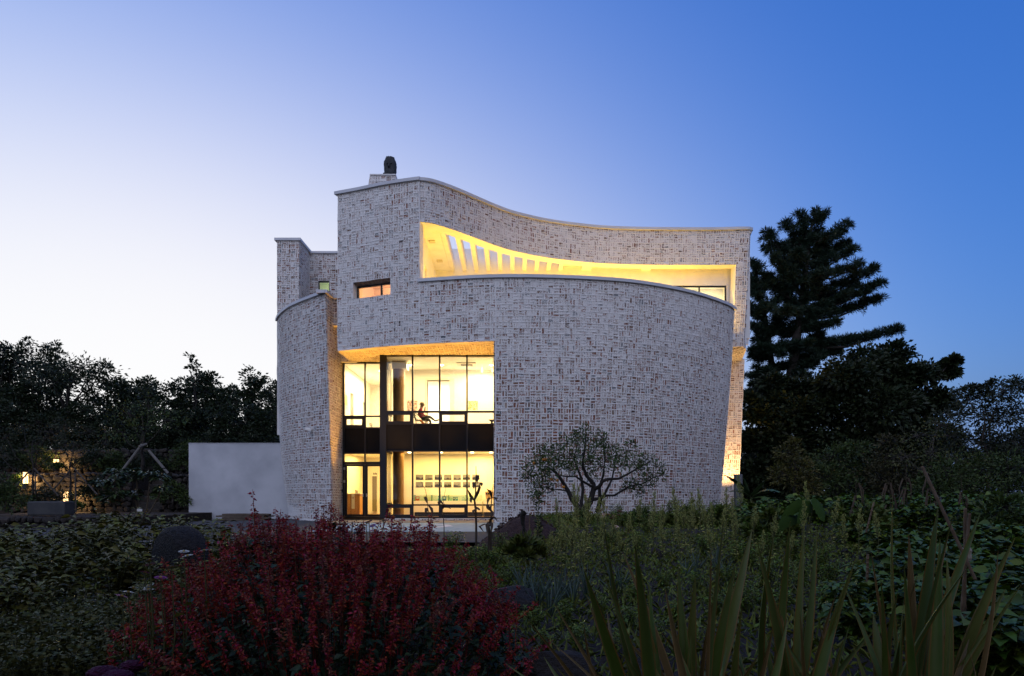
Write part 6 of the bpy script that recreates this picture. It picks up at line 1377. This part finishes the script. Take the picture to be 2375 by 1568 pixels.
# magenta cockscomb heads
for i, (xd, yd, Y, s) in enumerate([(238, 1562, 3.6, .062), (306, 1545, 3.75, .05), (272, 1572, 3.45, .06)]):
    p = D(xd, yd, Y); g0 = gh(p.x, p.y); t = thing('cockscomb_flower', 'crinkled magenta cockscomb head in the near left corner', 'flower', (p.x, p.y, g0), 'magenta cockscombs')
    bm = bmesh.new(); bmesh.ops.create_icosphere(bm, subdivisions=4, radius=s)
    for v in bm.verts:
        q = v.co/s; v.co = Vector((v.co.x*1.2, v.co.y, v.co.z*.62))*(1+.28*abs(mnoise.noise(q*4.5+Vector((i*3, 0, 0))))+.10*mnoise.noise(q*13))+Vector((0, 0, p.z-g0))
    me = bpy.data.meshes.new('head'); bm.to_mesh(me); bm.free(); link('head', me, mat('cockscomb', (.055, .002, .026), .85, (.03, .002, .014), 30), t, False)
    MB().tube([(0, 0, 0), (0, 0, p.z-g0)], [.02, .025], 6).build('stem', M_STEM, t, False)
# ------------------------------------------------------------------ New Zealand flax
M_FX = [[mat('flax_green', (0.070, 0.117, 0.015), .45, (0.097, 0.132, 0.032), 5), mat('flax_margin', (0.197, 0.120, 0.029), .5)], [mat('flax_olive', (0.093, 0.120, 0.020), .5, (0.113, 0.129, 0.024), 5), mat('flax_margin', (0.197, 0.120, 0.029), .5)], [mat('flax_bronze', (0.109, 0.075, 0.020), .6, (0.145, 0.093, 0.029), 6), mat('flax_dry', (0.255, 0.156, 0.062), .6)], [mat('flax_grey', (0.078, 0.123, 0.031), .5, (0.102, 0.141, 0.040), 5), mat('flax_margin', (0.197, 0.120, 0.029), .5)]]
def blade(base, tip, w, bend, roll):
    base, tip = Vector(base), Vector(tip); n = 9; V = []; Fs = []; mi = []
    d = tip-base; L = d.length; side = d.cross(Vector((math.sin(roll), -math.cos(roll), .15))).normalized(); nrm = side.cross(d).normalized()
    for i in range(n+1):
        f = i/n; c = base+d*f+nrm*bend*L*math.sin(math.pi*f)*.5+Vector((0, 0, .06*L*math.sin(math.pi*f)))
        ww = w*(.62+.75*f-.15*f*f) if f < .55 else w*max(.015, (1-f)/.45)**.75*.985
        for s, dz in ((-1, .18), (-.80, .12), (0, -.22), (.80, .12), (1, .18)): V.append(c+side*s*ww*.5+nrm*dz*ww)
    for i in range(n):
        for k in range(4): Fs.append((i*5+k, i*5+k+1, (i+1)*5+k+1, (i+1)*5+k)); mi.append(1 if k in (0, 3) else 0)
    me = bpy.data.meshes.new('leaf'); me.from_pydata([tuple(v) for v in V], [], Fs); me.polygons.foreach_set('material_index', mi); me.polygons.foreach_set('use_smooth', [True]*len(Fs)); return me
c5 = lambda x, y: ((1900+x/1.979)/1.72536, (1950+y/1.979)/1.72536); c6 = lambda x, y: ((2700+x/1.7013)/1.72536, (1850+y/1.7013)/1.72536)
tips = [(c5(*p), m, w) for p, m, w in [((860, 650), 0, 1.25), ((1015, 265), 3, .55), ((1170, 510), 2, .8), ((1265, 440), 0, 1.2), ((1015, 670), 3, .7), ((1605, 640), 0, 1.1), ((1745, 705), 1, 1.2), ((1872, 460), 2, .5), ((1965, 280), 3, .5), ((2195, 325), 1, 1.2), ((2065, 600), 0, 1.1), ((2222, 500), 3, 1), ((1505, 800), 2, .8), ((1195, 1060), 0, .9), ((1710, 1170), 1, .9), ((2240, 960), 0, .7), ((1942, 690), 2, .6), ((1655, 980), 0, 1.), ((1030, 1290), 2, .6), ((615, 900), 2, .45), ((420, 1055), 2, .45), ((650, 1430), 1, .7), ((880, 850), 2, .5), ((1380, 760), 0, 1), ((1990, 1180), 3, .8), ((1270, 680), 1, .9), ((600, 1220), 2, .4)]]
tips += [(c6(*p), m, w) for p, m, w in [((785, 400), 0, .9), ((880, 420), 1, .8), ((965, 450), 3, 1.1), ((670, 480), 0, 1.0), ((560, 540), 0, .9), ((775, 630), 2, .7), ((1135, 800), 3, .6), ((1350, 1035), 1, 1.6), ((1480, 225), 1, .6), ((1590, 490), 2, 1.1), ((1790, 310), 3, 1.2), ((1805, 520), 0, 1.1), ((1335, 610), 2, .7), ((2080, 340), 0, 1.1), ((2315, 510), 1, 1.4), ((2200, 600), 2, .6), ((1240, 620), 1, .6), ((870, 1100), 3, 1.2), ((1140, 1210), 1, 1.3), ((1880, 400), 2, .5), ((2360, 830), 1, .6), ((1170, 800), 0, 1.1), ((1650, 760), 0, 1), ((1850, 640), 1, .9), ((1900, 340), 3, .5), ((985, 1110), 2, .5), ((1540, 1410), 2, .5), ((2000, 700), 3, .9), ((1400, 780), 0, .9), ((2250, 860), 0, 1), ((1560, 700), 0, .8), ((2100, 900), 3, 1), ((680, 1000), 2, .5), ((850, 1010), 2, .4)]]
roots = [(1590, 2.75, 'spiky flax clump right of the red salvia'), (1845, 2.9, 'middle spiky flax clump with bronze edged leaves'), (2120, 2.7, 'spiky flax clump before the bamboo stakes')]
clump = [thing('flax_clump', lab, 'plant', (X(xd, Y), Y, -.34)) for xd, Y, lab in roots]
for (tp, m, w) in tips:
    k = min(range(3), key=lambda i: abs(roots[i][0]-tp[0])+PR.uniform(0, 130)); xd, Y, _ = roots[k]
    b = Vector((X(xd, Y)+PR.gauss(0, .06), Y+PR.gauss(0, .09), -.36)); q = D(tp[0], tp[1], Y+PR.uniform(-.25, .40))
    link('leaf', blade(b, q, .046*w*1.05, PR.uniform(-.16, .16), PR.uniform(-.7, .7)), M_FX[m], clump[k])
for k in range(126):
    j = k % 3; xd, Y, _ = roots[j]; b = Vector((X(xd, Y)+PR.gauss(0, .07), Y+PR.gauss(0, .1), -.36)); a = PR.uniform(-1.0, 1.0); l = PR.uniform(.5, 1.0)
    link('leaf', blade(b, b+Vector((math.sin(a)*l, PR.uniform(-.25, .5), math.cos(a)*l)), .042*PR.uniform(.6, 1.2), PR.uniform(-.35, .35), PR.uniform(-.9, .9)), M_FX[k % 4], clump[j])
# ------------------------------------------------------------------ banana and taro leaves, stakes, stalks, lily
def big_leaf(p0, p1, w, sag, m, parent, upv=(0, 0, 1)):
    p0, p1 = Vector(p0), Vector(p1); d = p1-p0; side = d.cross(Vector(upv)).normalized(); n = 14; V = []; Fs = []
    for i in range(n+1):
        f = i/n; c = p0+d*f+Vector((0, 0, sag*d.length*math.sin(math.pi*f))); ww = w*math.sin(math.pi*min(1, .06+.94*f)**.8)**.65*(1+.07*math.sin(i*2.7))
        for s in (-1, -.5, 0, .5, 1): V.append(c+side*s*ww*.5+Vector((0, 0, -abs(s)*ww*.16+.012*math.sin(i*2.1+s*3))))
    for i in range(n):
        for k in range(4): Fs.append((i*5+k, i*5+k+1, (i+1)*5+k+1, (i+1)*5+k))
    me = bpy.data.meshes.new('leaf'); me.from_pydata([tuple(v) for v in V], [], Fs); return link('leaf', me, m, parent, smooth=True)
LF_BAN = lm('banana_leaf', (.040, .075, .022), .1, .4); LF_TARO = mat('taro_leaf', (.026, .052, .007), .85, (.020, .042, .006), 6, spec=.08)
bt = thing('banana_plant', 'banana plant with torn arching leaves at the foot of the lit column', 'plant', D(1745, 1190, 22))
root = D(1745, 1175, 22); MB().tube([root-Vector((0, 0, .3)), root, D(1742, 1150, 22)], [.09, .08, .05], 8).build('stem', M_STEM, bt)
for a, b_, w, sg in (((1742, 1150), (1683, 1103), .36, .10), ((1742, 1152), (1690, 1140), .34, .16), ((1745, 1150), (1812, 1142), .38, .18), ((1745, 1155), (1800, 1165), .34, .16), ((1742, 1150), (1775, 1112), .30, .06), ((1740, 1150), (1725, 1108), .2, .03)): big_leaf(D(*a, 22), D(*b_, 21.6+PR.uniform(-.4, .6)), w, sg, LF_BAN, bt)
tt = thing('taro_plant', 'taro plant with very large heart shaped leaves in the right bed', 'plant', D(1860, 1240, 13.5))
for a, b_, w, sg in (((1880, 1165), (1812, 1200), .24, .12), ((1880, 1170), (1848, 1215), .22, .1), ((1890, 1155), (1908, 1210), .26, .06), ((1850, 1200), (1795, 1235), .24, .1)):
    big_leaf(D(*a, 13.5), D(*b_, 12.9+PR.uniform(-.3, .4)), w, sg, LF_TARO, tt, (PR.uniform(-.5, .5), -1, .35)); MB().tube([D(1865+PR.uniform(-10, 10), 1262, 13.6), D((1865+a[0])/2, 1215, 13.7), D(*a, 13.5)], [.016, .013, .01], 5).build('stalk', M_STEM, tt)
M_BAM = mat('bamboo_stake', (.11, .068, .038), .6, (.15, .10, .06), 8)
def stake(a, b_, Y, r, lab, Y2=None):
    p, q = D(*a, Y), D(*b_, Y2 or Y); mb = MB(); n = 7; path = []; rad = []
    for i in range(n+1):
        for e in (-.012, 0, .012): path.append(p.lerp(q, min(1, max(0, i/n+e)))); rad.append(r*(1.22 if e == 0 and 0 < i < n else 1))
    o = mb.tube(path, rad, 8).build('bamboo_stake', M_BAM, None, smooth=True); tag(o, lab, 'stake')
stake((2138, 1082), (2262, 1345), 5.6, .013, 'leaning reddish bamboo stake tied to the upright canes', 5.3)
stake((2238, 1178), (2236, 1500), 5.5, .012, 'upright bamboo cane left of the tied pair')
stake((2248, 1190), (2218, 1560), 5.45, .012, 'upright bamboo cane right of the tied pair')
stake((2026, 1165), (2008, 1235), 11, .014, 'short slanting bamboo cane near the taro plant')
stake((2012, 1285), (2010, 1360), 7.5, .014, 'short upright cane behind the flax leaves')
stake((1505, 1190), (1506, 1235), 17, .012, 'thin cane in the dahlia bed')
stake((1228, 1190), (1227, 1310), 11.8, .010, 'thin cane supporting the lily stem')
tb = MB(); c = D(2240, 1285, 5.5); tb.lathe(c-Vector((0, 0, .05)), [(.035, 0), (.04, .02), (.036, .05), (.042, .08), (.034, .1)], 10); o = tb.build('twine_binding', mat('pale_twine', (.34, .30, .24), .9), None); tag(o, 'pale twine binding round the bamboo stakes', 'twine')
M_DRY = mat('dry_stalk', (.040, .028, .018), .85, (.065, .046, .03), 9); M_DRYP = mat('dry_husk', (.045, .030, .019), .85, (.07, .047, .028), 9)
c4s = lambda x, y: ((1800+x/5.06)/1.72536, (1820+y/5.06)/1.72536)
def stalk(lab, path, Y, r, leaves, m=M_DRY, lw=1.):
    P_ = [D(*p, Y) for p in path]; x, y = P_[0].x, P_[0].y; t = thing('dry_corn_stalk', lab, 'plant', (x, y, gh(x, y)))
    MB().tube([Vector((x, y, gh(x, y)-.05))]+P_, [r]+[lerp(r, r*.3, i/(len(P_)-1)) for i in range(len(P_))], 6).build('stem', m, t)
    for lf in leaves:
        Q = [D(*q, Y+dy) for q, dy in zip(lf, (0, -.08, -.14, -.18))]; V = []; Fs = []
        for i, q in enumerate(Q):
            w = (.012, .03, .022, .003)[min(i, 3)]*lw; V += [q+Vector((-w, .01, 0)), q+Vector((0, 0, .01)), q+Vector((w, -.01, 0))]
        for i in range(len(Q)-1): Fs += [(i*3, i*3+1, i*3+4, i*3+3), (i*3+1, i*3+2, i*3+5, i*3+4)]
        MB().add(V, Fs).build('leaf', m, t)
stalk('tall dry corn stalk with forked drooping leaves in front of the gallery window', [c4s(*p) for p in ((530, 1420), (520, 1100), (495, 920), (520, 780), (515, 600), (530, 420), (525, 230))], 12, .022,
      [[c4s(*p) for p in q] for q in (((495, 920), (440, 870), (420, 930), (430, 980)), ((495, 920), (560, 770), (600, 660), (605, 570)), ((605, 570), (630, 565), (640, 600), (645, 650)), ((510, 640), (480, 560), (480, 620), (478, 690)), ((520, 560), (555, 420), (570, 440), (545, 600)), ((520, 1100), (480, 1120), (470, 1150), (460, 1200)), ((495, 920), (430, 850), (395, 780), (360, 700)), ((525, 1050), (560, 1080), (590, 1110), (600, 1120)))])
stalk('dry corn stalk with a dark husk at the right end of the gallery window', [c4s(*p) for p in ((835, 1400), (830, 1150), (840, 900), (860, 740), (870, 590))], 12.4, .013,
      [[c4s(*p) for p in q] for q in (((840, 880), (790, 880), (765, 930), (760, 1010)), ((845, 860), (820, 760), (790, 720), (740, 690)), ((830, 1030), (810, 1110), (860, 1160), (820, 1240)), ((840, 870), (900, 860), (930, 880), (940, 940)), ((825, 1120), (760, 1020), (760, 1080), (780, 1120)))])
stalk('thin dry stalk leaning across the photographs in the window', [c4s(*p) for p in ((-420, 1450), (-440, 1180), (-460, 900), (-500, 700), (-600, 520))], 12.2, .008, [[c4s(*p) for p in q] for q in (((-450, 1000), (-380, 1080), (-360, 1150), (-370, 1200)), ((-470, 900), (-500, 860), (-480, 930), (-470, 980)), ((-440, 1150), (-480, 1080), (-490, 1150), (-470, 1200)))])
stalk('thin dry stalk before the vent pane of the gallery window', [c4s(*p) for p in ((-120, 1450), (-150, 1150), (-130, 900), (-80, 640))], 12.1, .008, [[c4s(*p) for p in q] for q in (((-150, 1100), (-120, 1000), (-60, 1040), (20, 1100)), ((-140, 1000), (-200, 930), (-230, 960), (-240, 1010)))])
stalk('short broken stalk with pale papery leaves on the soil heap', [c4s(*p) for p in ((800, 1600), (790, 1480), (770, 1350))], 11.6, .03, [[c4s(*p) for p in q] for q in (((770, 1360), (750, 1420), (755, 1500), (750, 1600)), ((790, 1400), (830, 1300), (900, 1260), (960, 1350)), ((780, 1420), (700, 1400), (600, 1450), (680, 1560)), ((800, 1450), (840, 1380), (850, 1450), (840, 1560)))], M_DRYP)
for i, (xd, yt, Y) in enumerate([(1985, 1102, 17), (2062, 1105, 17), (2100, 1065, 17.5), (2155, 1078, 17), (2230, 1100, 17.5)]):
    u = lambda a, b: PR.uniform(a, b)
    lv = []
    for q in range(7):
        f = u(0, 1); x0, y0 = xd+3*f, yt+18+f*80; sg = PR.choice((-1, 1)); rch = u(6, 20); lv.append([(x0, y0), (x0+sg*rch*.5, y0-u(4, 12)), (x0+sg*rch, y0+u(5, 18)), (x0+sg*rch*u(.9, 1.2), y0+u(25, 55))])
    stalk('withered brown corn stalk standing in the dark right bed', [(xd+6+u(-4, 4), 1250), (xd+3, 1180), (xd+u(-2, 2), yt+25), (xd+u(-5, 5), yt)], Y, .012, lv, M_DRYP, .55)
    [o for o in COL.objects if o.name.startswith('dry_corn_stalk')][-1]['group'] = 'withered corn stalks'
lt = thing('lily_stem', 'upright lily stem with whorled narrow leaves at the soil heap', 'plant', D(1248, 1290, 11.6)); lx_ = X(1248, 11.6)
zt, zb = Zt(1142, 11.6), gh(lx_, 11.6); MB().tube([(lx_-.02, 11.6, zb), (lx_, 11.6, (zt+zb)/2), (lx_, 11.6, zt)], [.010, .008, .004], 6).build('stem', M_STEM, lt); P = []; Dn = []
for k in range(110): f = k/110; a = k*2.4; P.append((lx_, 11.6, lerp(zb+.25, zt, f))); Dn.append((math.cos(a), math.sin(a), .45+.5*f))
V, Fc = leaf_cloud(P, Dn, .12, .14, PG, .25); link('leaves', np_mesh('leaves', V, Fc), LF_MID, lt)
# ------------------------------------------------------------------ umbrella-leaved shrubs (two) on the left
def whorl_shrub(lab, Y, stems, crowns, tag_sign=None):
    base = D(*stems[0][0], Y); t = thing('fatsia_shrub', lab, 'shrub', (base.x, base.y, gh(base.x, base.y))); mb = MB()
    for s in stems: mb.tube([D(*p, Y) for p in s], [.028]+[.02]*(len(s)-2)+[.012], 6)
    mb.build('stems', mat('fatsia_stem', (.10, .075, .05), .8), t, smooth=True)
    P = []; Dn = []
    for (xd, yd, r) in crowns:
        c = np.array(D(xd, yd, Y)); R_ = r/F*Y
        for k in range(64): a = PG.uniform(0, 6.28); d = np.array([math.cos(a), math.sin(a), PG.uniform(-.1, .5)]); P.append(c+d*R_*PG.uniform(.1, .75)+np.array([0, 0, PG.uniform(-.05, .08)])); Dn.append(d+[0, 0, -.1])
    V, Fc = ovate_cloud(P, Dn, .17, .36, PG, .3); link('leaves', np_mesh('leaves', V, Fc), lm('fatsia_leaf', (.045, .068, .022), .3, .4), t); return t
whorl_shrub('umbrella leaved shrub on bare stems with a small white name tag', 15.5, [[(325, 1225), (322, 1180), (318, 1140), (316, 1112)], [(326, 1220), (340, 1180), (345, 1140), (347, 1112)], [(328, 1215), (352, 1180), (368, 1150), (372, 1135)], [(324, 1200), (315, 1165), (310, 1150)]], [(318, 1106, 30), (345, 1104, 30), (300, 1112, 20), (372, 1110, 20), (375, 1138, 13), (310, 1150, 12)])
whorl_shrub('umbrella leaved shrub with a single tall stem left of the tagged one', 15, [[(268, 1200), (262, 1165), (262, 1130), (270, 1103)], [(264, 1170), (240, 1140), (236, 1125)]], [(270, 1100, 20), (236, 1122, 24), (262, 1122, 16), (268, 1150, 20), (250, 1160, 22)])
o = MB().box(X(317, 15.2), X(329, 15.2), 15.2, 15.21, Zt(1186, 15.2), Zt(1180, 15.2)).build('plant_tag', mat('white_tag', (.75, .74, .72), .6), None); tag(o, 'small white plastic name tag on the umbrella leaved shrub', 'tag')
